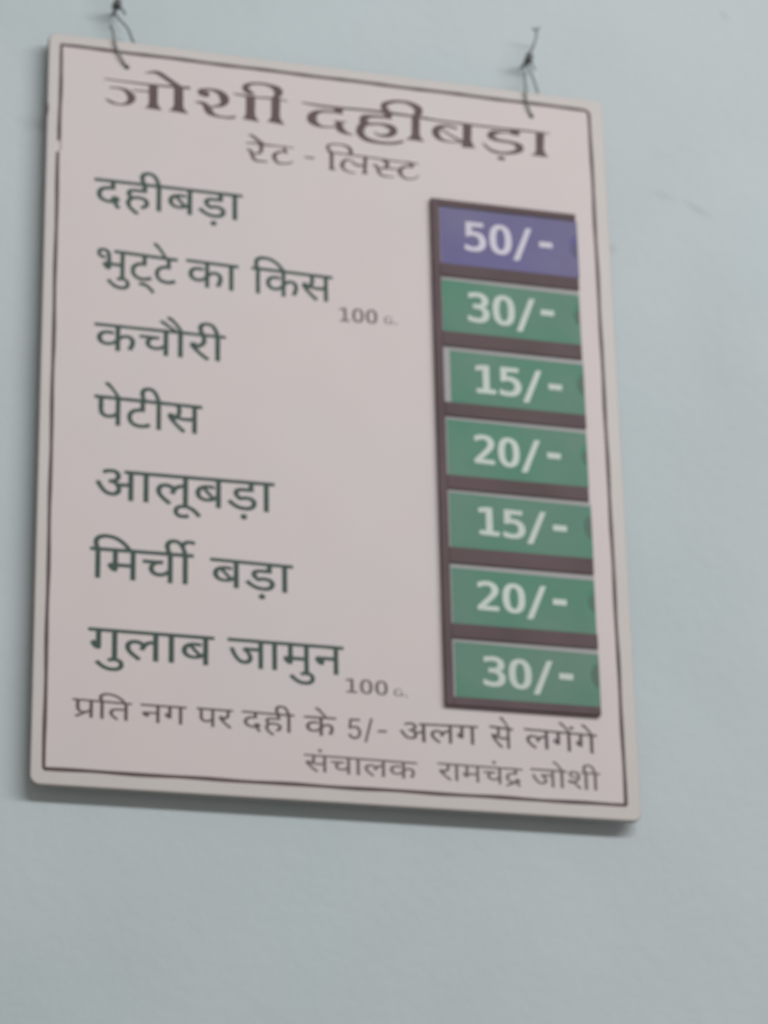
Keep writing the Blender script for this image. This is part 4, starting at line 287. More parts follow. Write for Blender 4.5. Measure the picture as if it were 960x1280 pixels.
'sign': '6268 -17491 22 -14 8 -15 0 -15 -12 -18 -11 -7 -14 -5 -28 0 -18 8 -15 14 -5 12 1 14 4 8 10 10 19 9;6083 -17623 10 -3 282 0 18 -3 282 0 18 -4 282 0 18 -3 282 0 18 -4 282 0 18 -4 279 0 18 -3 282 0 18 -4 282 0 41 -5 4 -7 0 -29 -4 -7 -5 -2 -58 0 -17 4 -193 0 -6 -2 -3 -4 0 -107 2 -10 7 0 21 11 25 8 25 4 36 -1 39 -7 25 -11 27 -22 13 -18 7 -18 5 -29 -8 -50 -12 -30 -13 -23 -14 -18 -12 -11 -7 0 -18 7 -38 18 1 7 23 33 11 21 8 29 0 25 -4 17 -8 15 -14 11 -22 8 -25 0 -32 -11 -30 -19 -17 -18 -1 -157 -2 -6 -4 -2 -64 -1 -7 3 -2 6 0 89 -2 5 -3 2 -25 -11 -36 -11 -25 -4 -53 0 -43 8 -29 11 -29 18 -14 13 -18 34 -5 25 0 17 5 18 10 22 14 18 26 18 33 14 35 8 29 4 43 0 64 -8 3 -4 -2 -29 -3 -11 -5 -4 -43 6 -54 0 -25 -4 -26 -12 -17 -18 -7 -14 -1 -7 0 -18 4 -14 7 -15 8 -8 32 -17 15 -4 39 -1 43 12 28 14 23 15 4 11 0 175 -2 6 -3 3 -14 3 -283 0 -17 4 -65 0 -7 -3 -2 -6 0 -346 -1 -6 -8 -3 -60 0 -6 1 -3 4 0 221 -3 8 -13 1 -22 -4 -33 -15 -27 -28 -25 -44 -8 -4 -57 14 -7 5 1 7 5 14 15 25 -3 8 -21 11 -33 10 -42 1 -25 -8 -16 -15 -10 -21 0 -18 7 -22 7 -10 35 -36 106 -75 -1 -4 -14 -11 -25 -17 -7 -2 -11 5 -43 28 -54 40 -23 18 -26 28 -16 22 -11 29 -3 21 4 25 4 12 9 13 23 22 29 15 28 7 29 4 36 0 28 -4 40 -11 42 -20 54 24 43 7 28 2 4 2 2 6 0 64 -2 6 -4 2 -125 1 -17 4 -279 0 -18 3 -57 0 -6 -2 -3 -7 -1 -350 -2 -3 -6 -2 -61 0 -7 3 -1 6 0 346 -4 7 -5 2 -129 0 -7 -3 -2 -6 -1 -346 -2 -4 -6 -2 -61 0 -7 4 -1 5 0 86 -4 7 -5 1 -58 -19 -35 -5 -40 0 -10 3 -18 1 -32 8 -25 11 -25 17 -12 12 -14 25 -5 18 1 25 11 25 13 14 2 7 -11 2 -96 0 -7 3 -2 6 1 35 2 4 6 2 46 0 18 -4 232 0 5 -5 1 -14 -7 -25 -70 -6 -36 -12 -14 -9 -11 -13 -4 -7 -3 -18 3 -18 4 -8 17 -17 15 -7 36 -9 22 1 39 8 18 6 39 22 9 8 3 7 1 179 -4 7 -5 2 -204 0 -18 3 -236 0 -5 -2 -3 -7 0 -343 -4 -7 -5 -1 -61 0 -6 1 -2 4 -1 157 -2 6 -3 2 -15 1 -14 -4 -121 0 -58 8 -39 8 -32 -14 3 -7 53 -46 58 -44 61 -41 1 -5 -2 -3 -23 -18 -12 -8 -10 -1 -8 1 -21 14 -69 51 -88 74 -43 43 -11 15 -11 25 -1 11 4 11 14 14 12 5 36 3 25 -4 21 -11 11 -8 7 0 7 6 12 20 4 17 0 50 -11 29 -5 4 -7 1 -157 0 -6 2 -3 7 1 32 2 4 6 2;6310 -17674 -6 2 -175 -2 -1 -7 5 -11 5 -18 0 -46 -5 -18 -19 -36 1 -3 10 -5 33 -4 100 0 52 9 3 7 0 125;10364 -17497 18 -7 11 -11 5 -15 -1 -10 -4 -11 -14 -14 -12 -6 -32 0 -15 6 -11 10 -7 11 0 18 4 11 11 11 18 7;9282 -17622 10 -2 372 0 18 -4 368 0 17 -4 372 0 18 -3 368 0 17 -4 183 0 3 -3 2 -6 0 -28 -2 -6 -3 -2 -118 -1 -7 -3 -2 -6 0 -89 -3 -7 -6 -2 -75 0 -14 -4 -22 0 -32 -8 -29 -14 -9 -8 -9 -14 -8 -22 0 -21 4 -15 7 -10 19 -20 18 -10 18 -7 39 -8 32 0 5 2 2 3 -1 29 4 11 8 8 25 10 43 1 25 -8 11 -7 14 -19 5 -14 -1 -14 -6 -14 -15 -15 -15 -9 -2 -5 12 -19 33 -38 4 -11 -10 -7 -30 -11 -18 0 -11 11 -41 61 -9 5 -203 -82 -7 0 -8 4 -23 33 0 8 6 4 112 38 7 4 0 4 -41 13 -36 18 -21 18 -11 15 -7 11 -8 21 -4 25 4 29 6 17 11 18 20 20 35 20 58 15 70 6 3 7 -1 47 -5 4 -17 4 -279 0 -7 -3 -2 -5 -1 -347 -2 -3 -6 -2 -57 0 -6 2 -3 7 0 85 -2 5 -7 1 -39 -13 -47 -9 -39 0 -28 4 -40 12 -26 15 -20 19 -11 16 -8 22 0 32 7 18 17 21 1 7 -10 2 -93 0 -7 3 -2 6 1 32 3 4 5 2 240 0 14 -4 32 -2 2 -7 0 -14 -7 -22 -6 -1 -53 -1 -29 -8 -26 -15 -7 -7 -7 -18 0 -25 4 -10 8 -12 14 -10 18 -8 21 -4 25 0 25 4 22 8 28 14 15 10 11 12 1 179 -2 5 -3 3 -22 4 -368 0 -17 4 -33 0 -5 -2 -4 -7 0 -347 -1 -6 -7 -3 -43 0 -17 6 -3 7 0 143 -2 7 -7 4 -164 0 -5 -4 -1 -29 -5 -15 -7 -7 -14 -7 -7 -1 -25 0 -22 8 -29 19 -19 18 -17 28 -1 14 5 11 10 7 15 5 36 1 4 3 1 6 0 132 -3 7 -20 5 -139 0 -7 -3 -2 -6 -1 -346 -2 -4 -6 -2 -57 0 -6 2 -3 7 -1 347 -2 3 -6 2 -121 0 -4 -2 -1 -3 10 -43 0 -18 -5 -25 -14 -28 -24 -25 -16 -12 -25 -14 -50 -20 -3 -4 7 -9 59 -49 55 -40 58 -38 1 -4 -4 -7 -33 -25 -8 -1 -46 29 -40 29 -78 63 -62 59 -20 28 -4 11 -1 18 4 11 12 11 17 7 33 1 21 -5 36 -21 7 2 21 14 19 23 8 21 0 29 -12 35 -4 4 -7 2 -182 0 -6 2 -3 7 0 32 3 3 6 2;9909 -17676 -6 2 -161 0 -5 -2 -4 -7 0 -132 2 -6 7 -3 161 0 6 1 3 8 0 132;11809 -17410 21 -8 12 -7 44 -43 64 -72 58 -71 8 -2 75 0 6 -2 2 -3 1 -36 -3 -7 -6 -2 -71 0 -6 -2 -3 -3 0 -364 -2 -6 -7 -3 -36 0 -29 4 -4 5 -1 360 -2 6 -7 3 -39 0 -18 4 -71 0 -6 -2 -3 -4 0 -364 -2 -6 -4 -2 -60 -1 -6 2 -3 4 0 239 -2 6 -4 2 -146 3 2 -8 30 -27 17 -26 9 -29 1 -28 -5 -18 -10 -18 -22 -21 -22 -12 -43 -11 -54 0 -21 4 -32 11 -22 10 -28 21 -34 34 -42 60 -36 72 -1 7 2 4 54 15 7 -1 8 -11 19 -43 19 -32 45 -61 34 -25 21 -11 18 -4 22 0 25 7 14 11 8 22 0 18 -8 25 -11 16 -25 25 -36 23 -7 8 1 7 17 29 11 5 221 1 4 2 2 6 -1 60 -2 4 -6 2 -247 0 -18 3 -214 0 -6 2 -3 7 0 32 2 6 7 3 64 0 18 -3 411 0 18 -4 200 1 3 1 -1 7 -81 89 -27 25 -48 35 -23 26 -2 7 7 11;12645 -17432 35 -7 18 -7 18 -11 21 -17 19 -23 18 -28 14 -29 24 -61 4 -3 7 -2 75 0 6 -2 2 -3 1 -36 -3 -7 -6 -2 -68 0 -5 -2 -3 -3 -1 -361 -1 -6 -4 -2 -64 -1 -6 2 -3 3 0 361 -3 7 -17 6 -118 0 -7 -3 -2 -6 0 -365 -3 -3 -6 -2 -60 0 -6 2 -3 3 0 365 -3 7 -6 2 -57 0 -6 1 -3 8 0 35 3 4 6 2 39 0 7 3 -15 38 -8 43 5 28 10 22 15 17 22 16 35 14 29 4;12643 -17482 -9 1 -36 -1 -18 -7 -18 -18 -8 -22 0 -28 4 -18 18 -36 8 -7 7 -2 139 0 6 2 2 7 -11 29 -14 32 -14 25 -21 25 -19 12;12291 -17610 50 -15 26 -15 28 -28 11 -18 7 -18 5 -25 -1 -28 -7 -33 -15 -28 -11 -16 -29 -28 -43 -27 -1 -4 76 -63 51 -51 1 -8 -4 -3 -40 -22 -11 -1 -7 4 -52 55 -38 33 -46 35 -11 5 -18 -4 -32 0 -25 5 -26 11 -7 7 -7 15 -1 14 3 11 8 10 12 8 18 5 40 0 25 -8 32 -15 39 17 20 15 16 21 11 25 4 22 0 25 -8 25 -7 10 -15 16 -14 10 -25 8 -39 0 -11 -4 -7 -6 -8 -9 -1 -7 0 -15 5 -10 8 -9 14 -10 39 -11 22 -1 20 -5 2 -7 -11 -32 -2 -4 -6 -2 -25 1 -53 11 -40 18 -18 15 -15 18 -7 14 -4 18 1 18 10 25 19 19 11 7 25 10 21 5',
'w100a': '7690 -6296 32 -7 34 -19 17 -18 18 -32 11 -29 8 -53 0 -54 -4 -32 -11 -46 -14 -29 -9 -12 -27 -27 -30 -15 -18 -4 -28 -4 -47 4 -28 11 -25 17 -22 30 -7 14 -12 36 -7 57 0 36 3 14 1 22 7 35 11 29 15 26 22 22 35 21 47 8;7351 -6307 21 -4 33 -14 19 -15 24 -36 11 -28 8 -36 0 -25 4 -14 0 -29 -4 -14 0 -25 -8 -36 -11 -28 -18 -30 -21 -20 -26 -15 -25 -8 -32 -4 -43 4 -28 11 -24 15 -20 25 -14 29 -8 25 -8 50 0 57 4 29 8 35 11 29 13 21 27 27 32 17 14 3 29 5;7037 -6325 4 -4 1 -7 1 -300 2 -4 6 -2 18 4 53 -2 4 -3 2 -8 -2 -32 -4 -3 -7 -2 -96 0 -18 -4 -118 2 -4 4 -1 7 0 25 5 7 57 2 22 4 4 5 1 246 -3 7 -6 2 -57 -14 -25 1 -4 4 -1 7 1 32 4 4 11 4 82 19;7674 -6343 -9 1 -14 -4 -14 -7 -12 -12 -18 -39 -8 -50 0 -68 4 -29 8 -32 11 -21 8 -11 14 -9 18 -7 18 5 14 7 9 8 9 14 11 29 8 42 0 83 -8 46 -7 18 -14 21 -12 9;7335 -6354 -9 1 -21 -7 -11 -7 -12 -12 -10 -22 -12 -57 0 -82 12 -57 18 -30 18 -10 14 -4 25 8 19 15 14 28 8 32 4 29 0 68 -8 50 -11 25 -11 18 -11 8',
'wGa': '8147 -6436 22 -6 7 -5 2 -8 -2 -14 -7 -1 -40 13 -39 0 -36 -11 -19 -19 -6 -11 -8 -28 0 -36 4 -18 7 -14 15 -15 29 -11 43 0 21 7 5 5 0 46 -3 4 -5 1 -33 -1 -3 2 -2 8 2 10 7 3 46 0 15 3 14 0 4 -3 1 -5 0 -72 -2 -7 -28 -15 -36 -8 -64 0 -25 8 -26 15 -18 21 -7 15 -4 18 1 50 7 17 11 19 15 15 14 10 36 14 21 5;8290 -6589 4 -3 2 -6 0 -25 -4 -7 -45 -3 -3 2 -2 30 3 7',
'w100b': '7383 -15750 32 -7 29 -14 28 -28 12 -16 14 -35 8 -40 0 -75 -8 -39 -7 -18 -18 -32 -18 -18 -22 -15 -29 -10 -25 -5 -50 0 -21 5 -36 14 -23 18 -17 22 -17 39 -8 39 0 79 8 39 6 18 19 33 21 21 26 15 25 8 21 4;7751 -15753 36 -11 18 -11 26 -25 14 -22 14 -39 4 -21 0 -29 4 -14 -4 -18 0 -32 -11 -43 -11 -22 -14 -21 -15 -15 -33 -18 -28 -8 -72 0 -28 8 -33 19 -21 20 -15 26 -14 43 -5 32 0 54 4 28 12 40 10 21 12 16 21 20 22 12 35 11;7051 -15754 4 -3 1 -8 1 -278 2 -4 6 -1 75 -2 5 -7 -1 -33 -4 -3 -7 -2 -193 0 -14 3 -36 2 -4 4 -1 7 0 22 5 7 79 2 6 1 2 4 1 228 -3 8 -10 1 -57 -10 -25 1 -5 8 1 32 11 8 89 15;7363 -15793 -9 1 -17 -4 -15 -7 -11 -12 -11 -17 -7 -22 -8 -50 0 -43 4 -32 11 -39 12 -19 9 -10 16 -7 17 -5 22 5 14 7 9 7 10 15 14 43 1 25 4 14 -1 39 -3 11 0 18 -8 32 -19 33 -18 12;7728 -15797 -20 2 -18 -5 -11 -6 -15 -16 -14 -35 -4 -22 0 -28 -4 -18 4 -22 0 -28 4 -22 11 -28 6 -11 16 -15 25 -8 18 0 11 3 14 9 7 6 12 19 7 18 8 47 0 64 -5 25 -11 36 -15 21 -10 8',
'wGb': '8157 -15920 35 -7 10 -4 3 -7 -2 -11 -7 -2 -14 6 -22 5 -53 -1 -26 -8 -19 -14 -10 -18 -4 -22 0 -21 4 -18 5 -8 12 -13 20 -12 21 -4 47 1 14 5 5 6 0 36 -3 3 -6 2 -32 1 -5 4 2 10 7 3 32 0 18 4 21 -1 4 -3 2 -5 0 -61 -2 -6 -18 -9 -32 -8 -68 0 -36 8 -22 11 -21 22 -7 10 -5 15 1 43 5 14 10 15 21 18 32 14 47 8;8321 -16059 3 -2 2 -6 0 -18 -3 -7 -6 -2 -35 0 -8 3 -1 24 3 7 6 2',
'title': '5104 -376 121 -13 132 -21 32 -9 29 -11 43 -26 28 -29 15 -23 14 -43 2 -32 -8 -39 -11 -25 -19 -29 -43 -43 -4 -50 4 -3 182 -17 11 -5 4 -7 1 -7 -3 -7 -5 -5 -8 -2 -167 4 -6 -8 0 -93 -3 -18 0 -93 -4 -17 0 -93 -4 -18 0 -89 -3 -15 0 -18 58 -125 52 -71 10 -18 -4 -3 -32 2 -11 3 -96 7 -11 3 -25 1 -11 3 -132 11 -46 7 -65 4 -10 5 2 7 62 57 40 90 4 14 1 464 -2 3 -307 -18 -90 -3 -1 -85 -4 -18 0 -182 -4 -18 1 -172 47 -103 54 -64 9 -11 1 -7 -6 -2 -14 3 -29 0 -18 4 -25 0 -18 3 -68 4 -17 4 -29 0 -18 3 -71 4 -15 3 -28 0 -14 4 -29 0 -42 5 0 4 4 3 49 42 11 12 33 114 0 454 -116 8 -182 20 -9 4 -5 7 -2 11 3 7 6 6 11 3 185 -1 104 -3 107 -7 54 0 18 4 57 0 7 -3 3 -9 43 0 90 5 189 18 107 3 16 38 23 39 4 14 2 29 0 28 -20 47 -28 43 -26 24 -21 12 -32 14 -50 15 -36 7 -61 9 -60 3 -65 -4 -60 -10 -57 -15 -43 -19 -40 -24 -35 -30 -19 -22 4 -6 49 -54 91 -74 6 -9 4 -14 -2 -14 -8 -12 -15 -7 -107 1 -25 4 -32 9 -25 13 -39 32 -18 21 -15 21 -14 29 -8 32 0 18 5 32 13 28 8 11 25 23 22 14 53 25 57 20 58 15 96 18 64 8 68 4 68 1;2389 -408 25 -4 47 -14 57 -28 153 -104 293 -181 15 -13 182 12 18 -4 14 -11 7 -17 -2 -18 -9 -16 -14 -9 -11 -2 -143 -5 -1 -4 0 -211 3 -18 0 -271 5 -11 61 -94 62 -70 2 -4 -3 -4 -39 -1 -18 4 -39 0 -18 3 -40 0 -17 4 -43 0 -18 3 -39 0 -18 4 -40 0 -17 3 -40 0 -18 4 -39 0 -18 4 -42 1 0 4 10 8 76 46 54 117 0 150 -3 18 0 293 -5 15 -391 -15 0 -486 8 -17 50 -86 50 -61 -2 -3 -5 -2 -100 0 -18 3 -114 0 -18 4 -114 0 -18 3 -39 2 2 7 49 36 10 10 40 97 1 175 -4 18 0 104 -2 5 -7 -5 -11 -2 -367 -6 -11 3 -6 8 0 7 2 8 7 6 8 1 367 23 11 -2 7 -4 2 4 0 75 -4 18 0 50 -1 2 -372 3 -714 18 -11 4 -5 9 0 7 3 7 6 5 7 2 439 -3 561 2 279 8 396 20 3 2 -278 184 -71 43 -65 33 -28 8 -47 3 -50 -5 -132 -23 -11 4 -4 6 0 7 8 10 157 63 50 14 43 8 39 3;3825 -715 50 -4 29 -4 57 -16 57 -27 54 -35 28 -25 22 -25 27 -43 16 -50 1 -50 -3 -21 -11 -36 -16 -32 -18 -25 -23 -25 -21 -18 -45 -31 -29 -14 -54 -16 -114 -22 -111 -25 -2 -3 41 -64 27 -64 9 -11 15 -9 28 -12 36 -11 82 -15 61 -4 100 7 111 16 32 9 43 25 14 6 7 1 7 -3 5 -6 2 -8 -2 -7 -11 -14 -22 -38 -18 -16 -22 -12 -21 -7 -25 -5 -32 -3 -68 -2 -222 5 -82 4 -103 14 -43 12 -27 12 -27 17 -25 22 -21 26 -16 28 -12 29 -23 75 -24 41 -18 20 -18 12 -21 8 -104 19 -11 7 -3 7 1 11 5 7 8 5 118 20 39 1 36 -5 54 -16 39 -21 36 -28 35 -41 4 -1 11 7 54 15 28 10 95 47 33 19 18 14 9 10 4 10 1 32 -21 90 -11 35 -14 33 -18 28 -21 22 -36 25 -43 20 -50 16 -57 8 -82 -1 -89 -11 3 -4 89 -4 18 -4 29 -15 12 -13 10 -14 8 -18 4 -21 -2 -22 -6 -21 -11 -18 -14 -14 -16 -11 -21 -8 -32 -2 -143 32 -18 10 -12 11 -11 14 -7 18 -3 29 6 25 -1 3 -11 4 -6 7 -2 11 2 7 7 7 88 48 40 13 25 6 85 12 93 8;1514 -1001 47 -4 46 -10 25 -8 47 -20 50 -29 26 -18 27 -24 29 -33 18 -29 13 -36 4 -21 -1 -39 -10 -40 -17 -32 -22 -29 -21 -22 -21 -18 -40 -27 -21 -11 -47 -17 -42 -9 -83 -13 -57 -4 -53 -1 -79 5 -39 4 -43 9 -21 8 -22 10 -32 21 -69 58 -5 11 3 11 10 9 11 1 232 -88 36 -8 53 -4 50 4 34 11 41 20 40 30 18 21 12 32 5 40 -3 32 -10 39 -22 54 -21 32 -36 36 -29 18 -25 12 -29 10 -39 8 -61 3 -157 -8 -11 3 -8 11 -1 7 2 8 6 6 9 4 189 16 57 1;8650 -383 57 -3 57 -6 54 -9 78 -21 57 -19 33 -14 35 -20 32 -26 23 -29 12 -21 11 -36 1 -28 -3 -33 -11 -35 -17 -32 -35 -54 -2 -4 4 -3 182 -6 21 -11 122 -5 210 -8 236 -3 1146 -3 175 2 525 15 172 2 592 -8 9 -7 3 -11 -4 -11 -7 -5 -136 -5 -4 -2 -2 -38 -3 -14 0 -29 -4 -17 0 -25 -3 -18 0 -25 -4 -18 0 -29 -3 -18 0 -25 -4 -17 -3 -72 -4 -18 0 -28 -4 -18 -2 -39 43 -129 59 -61 18 -21 2 -7 -11 -2 -450 0 -11 2 0 3 4 5 100 62 33 98 1 71 4 18 0 82 3 18 0 86 4 17 0 83 3 17 0 83 4 17 -2 3 -418 -11 -5 -27 0 -25 -4 -18 0 -25 -3 -14 0 -18 -2 -6 -3 -3 -215 0 -8 9 -6 33 -111 -6 -64 -6 -61 -12 -78 -30 -75 -38 -50 -35 -7 -6 0 -4 38 -25 46 -21 55 -17 71 -10 229 -7 107 -12 18 -4 14 0 68 -12 32 -10 36 -18 28 -24 15 -18 14 -29 6 -21 1 -22 -2 -28 -7 -22 -13 -25 -11 -14 -24 -22 -21 -15 -47 -23 -50 -20 -68 -23 -125 -31 -85 -13 -133 -7 -100 1 -89 8 -39 7 -39 12 -33 15 -53 33 -43 36 -50 47 -25 35 -32 67 -1 7 2 7 6 5 7 1 7 -2 73 -61 102 -76 47 -28 50 -19 75 -13 85 -9 47 -1 86 3 39 5 39 9 68 25 43 20 50 28 53 38 9 11 6 11 -17 28 -26 32 -18 17 -39 23 -18 7 -32 8 -40 5 -46 1 -186 -2 -110 11 -93 16 -32 9 -25 11 -33 20 -25 32 -14 39 -1 28 2 18 10 28 14 24 29 30 25 18 28 15 32 10 65 11 235 14 168 7 3 4 -1 14 -5 17 -415 -8 -582 3 -5 -40 0 -32 -4 -18 0 -32 -3 -18 0 -32 -4 -15 0 -32 -3 -18 0 -32 -4 -18 0 -32 -4 -18 -3 -71 47 -139 11 -18 46 -61 1 -7 -7 -2 -43 0 -18 -3 -50 0 -17 -4 -50 0 -18 -4 -50 0 -18 -3 -50 0 -18 -4 -32 1 -4 1 -1 7 41 86 3 21 -103 -2 -193 -15 -82 -4 -100 4 -90 11 -53 15 -25 10 -29 16 -21 16 -25 21 -23 25 -20 28 -13 25 -12 36 -4 18 -2 36 7 39 14 36 18 28 24 27 25 22 25 18 43 24 28 12 54 16 61 11 64 6 61 1 28 -2 65 -9 132 -24 16 -13 6 -17 -3 -18 -12 -16 -11 -5 -14 -1 -157 30 -50 4 -25 -2 -50 -10 -32 -11 -47 -21 -12 -8 2 -3 149 -87 93 -50 107 -51 186 -83 5 39 0 93 4 17 0 97 4 18 0 93 3 17 0 75 -2 5 -485 2 -550 13 -18 5 -14 14 -40 0 -2 -3 0 -36 -3 -17 0 -72 -4 -18 0 -75 -3 -18 0 -71 -4 -18 0 -71 -3 -18 0 -50 7 -22 51 -103 66 -57 2 -5 -3 -4 -164 0 -18 3 -257 0 -15 4 -39 2 1 3 10 8 106 60 44 114 1 50 4 18 0 125 4 18 0 129 3 18 0 103 -2 3 -460 2 -3 -1 -9 -15 -10 -8 -14 -5 -16 -1 -3 -11 -8 -89 -4 -14 -5 -5 -35 3 -118 21 -22 -8 -239 -15 -61 -10 -50 -16 -43 -18 -54 -34 19 -15 12 -17 8 -18 3 -25 2 -3 60 6 190 24 121 5 114 -1 68 -7 32 -7 29 -9 36 -17 21 -13 20 -18 27 -35 16 -43 2 -43 -5 -29 -9 -21 -12 -21 -20 -25 -33 -29 -47 -30 -28 -15 -57 -21 -61 -12 -64 -4 -65 1 -53 5 -29 7 -35 16 -79 49 -7 7 -4 11 3 11 8 9 11 3 25 -8 64 -31 29 -7 42 1 54 8 55 14 49 20 28 22 24 30 16 28 7 22 -9 10 -24 19 -46 29 -64 29 -47 15 -60 11 -40 0 -43 -5 -46 -8 -175 -42 -36 -5 -31 -50 -27 -50 -14 -39 -7 -36 0 -18 6 -17 26 -54 24 -32 27 -22 46 -24 61 -19 50 -11 86 -14 85 -9 83 -2 89 6 82 9 111 20 57 16 139 52 14 2 11 -2 10 -6 7 -7 7 -18 0 -10 -4 -11 -13 -14 -146 -61 -61 -19 -39 -9 -82 -12 -86 -8 -93 -5 -89 -2 -136 1 -93 5 -85 10 -40 8 -40 13 -38 17 -56 33 -30 24 -27 26 -36 46 -17 33 -10 32 -6 46 2 32 6 32 17 50 25 50 21 33 43 53 -12 25 -7 29 -1 28 3 29 15 43 16 24 21 22 29 20 29 12 32 9 57 9 196 11 229 2 2 5 0 61 -2 3 -282 4 -218 0 -154 -6 -382 -18 -5 -30 0 -28 -4 -18 -3 -64 -2 -6 -4 -3 -21 0 -14 3 -79 4 -18 3 -32 0 -43 6 -210 -15 -75 -11 -36 -10 -39 -18 -33 -21 -28 -29 -27 -39 -8 -29 0 -35 7 -58 8 -25 10 -21 7 -11 21 -21 35 -25 36 -17 36 -12 28 -6 29 -2 64 5 175 30 11 -2 7 -5 2 16 -4 64 6 29 -4 2 -18 2 -11 10 -3 7 0 11 4 10 7 7 10 4 75 4 25 5 25 -2 165 9 9 -5 6 -11 -2 -10 -10 -10 -107 -12 -1 -3 13 -29 15 -75 10 -32 16 -29 16 -21 24 -27 18 -16 28 -19 33 -16 25 -7 75 -15 6 -7 2 -7 -5 -10 -7 -4 -100 -10 -71 0 -50 6 -86 22 -47 20 -21 15 -23 21 -23 36 -18 52 -7 -8 -11 -4 -207 -34 -93 -8 -86 0 -53 5 -54 10 -46 13 -58 24 -25 15 -26 21 -33 39 -20 43 -6 25 -2 36 2 18 6 28 6 18 14 29 29 39 41 38 47 32 50 24 78 25 61 12 71 10 82 5 208 6 1 5 -3 14 -1 25 -4 22 -286 -2 -122 4 -114 9 -275 29 -10 6 -5 11 3 11 8 7 8 2 446 -11 371 2 211 6 543 24 464 11 2 1 -22 40 -12 32 -6 36 1 35 9 32 9 18 19 27 32 27 33 19 71 31 79 25 75 20 71 12 75 7 71 3;8585 -462 -64 0 -68 -6 -64 -14 -32 -10 -64 -29 -54 -31 -50 -36 -17 -17 -4 -7 11 -21 36 -54 21 -22 46 -42 525 -18 5 7 6 2 46 -6 -2 22 1 18 23 100 -10 18 -26 31 -54 46 -35 23 -36 17 -29 11 -32 9 -46 7;9543 -1076 -13 -22 -10 -39 -2 -57 7 -46 11 -28 15 -22 27 -27 35 -23 30 -15 28 -11 32 -8 33 -4 82 0 212 16 -198 101 -104 58 -171 105 -8 8;11093 -1644 71 -3 14 -5 15 -10 12 -18 4 -21 -4 -22 -12 -17 -22 -14 -21 -2 -100 11 -14 5 -11 8 -12 17 -5 17 3 18 9 18 12 11 14 6 15 2',
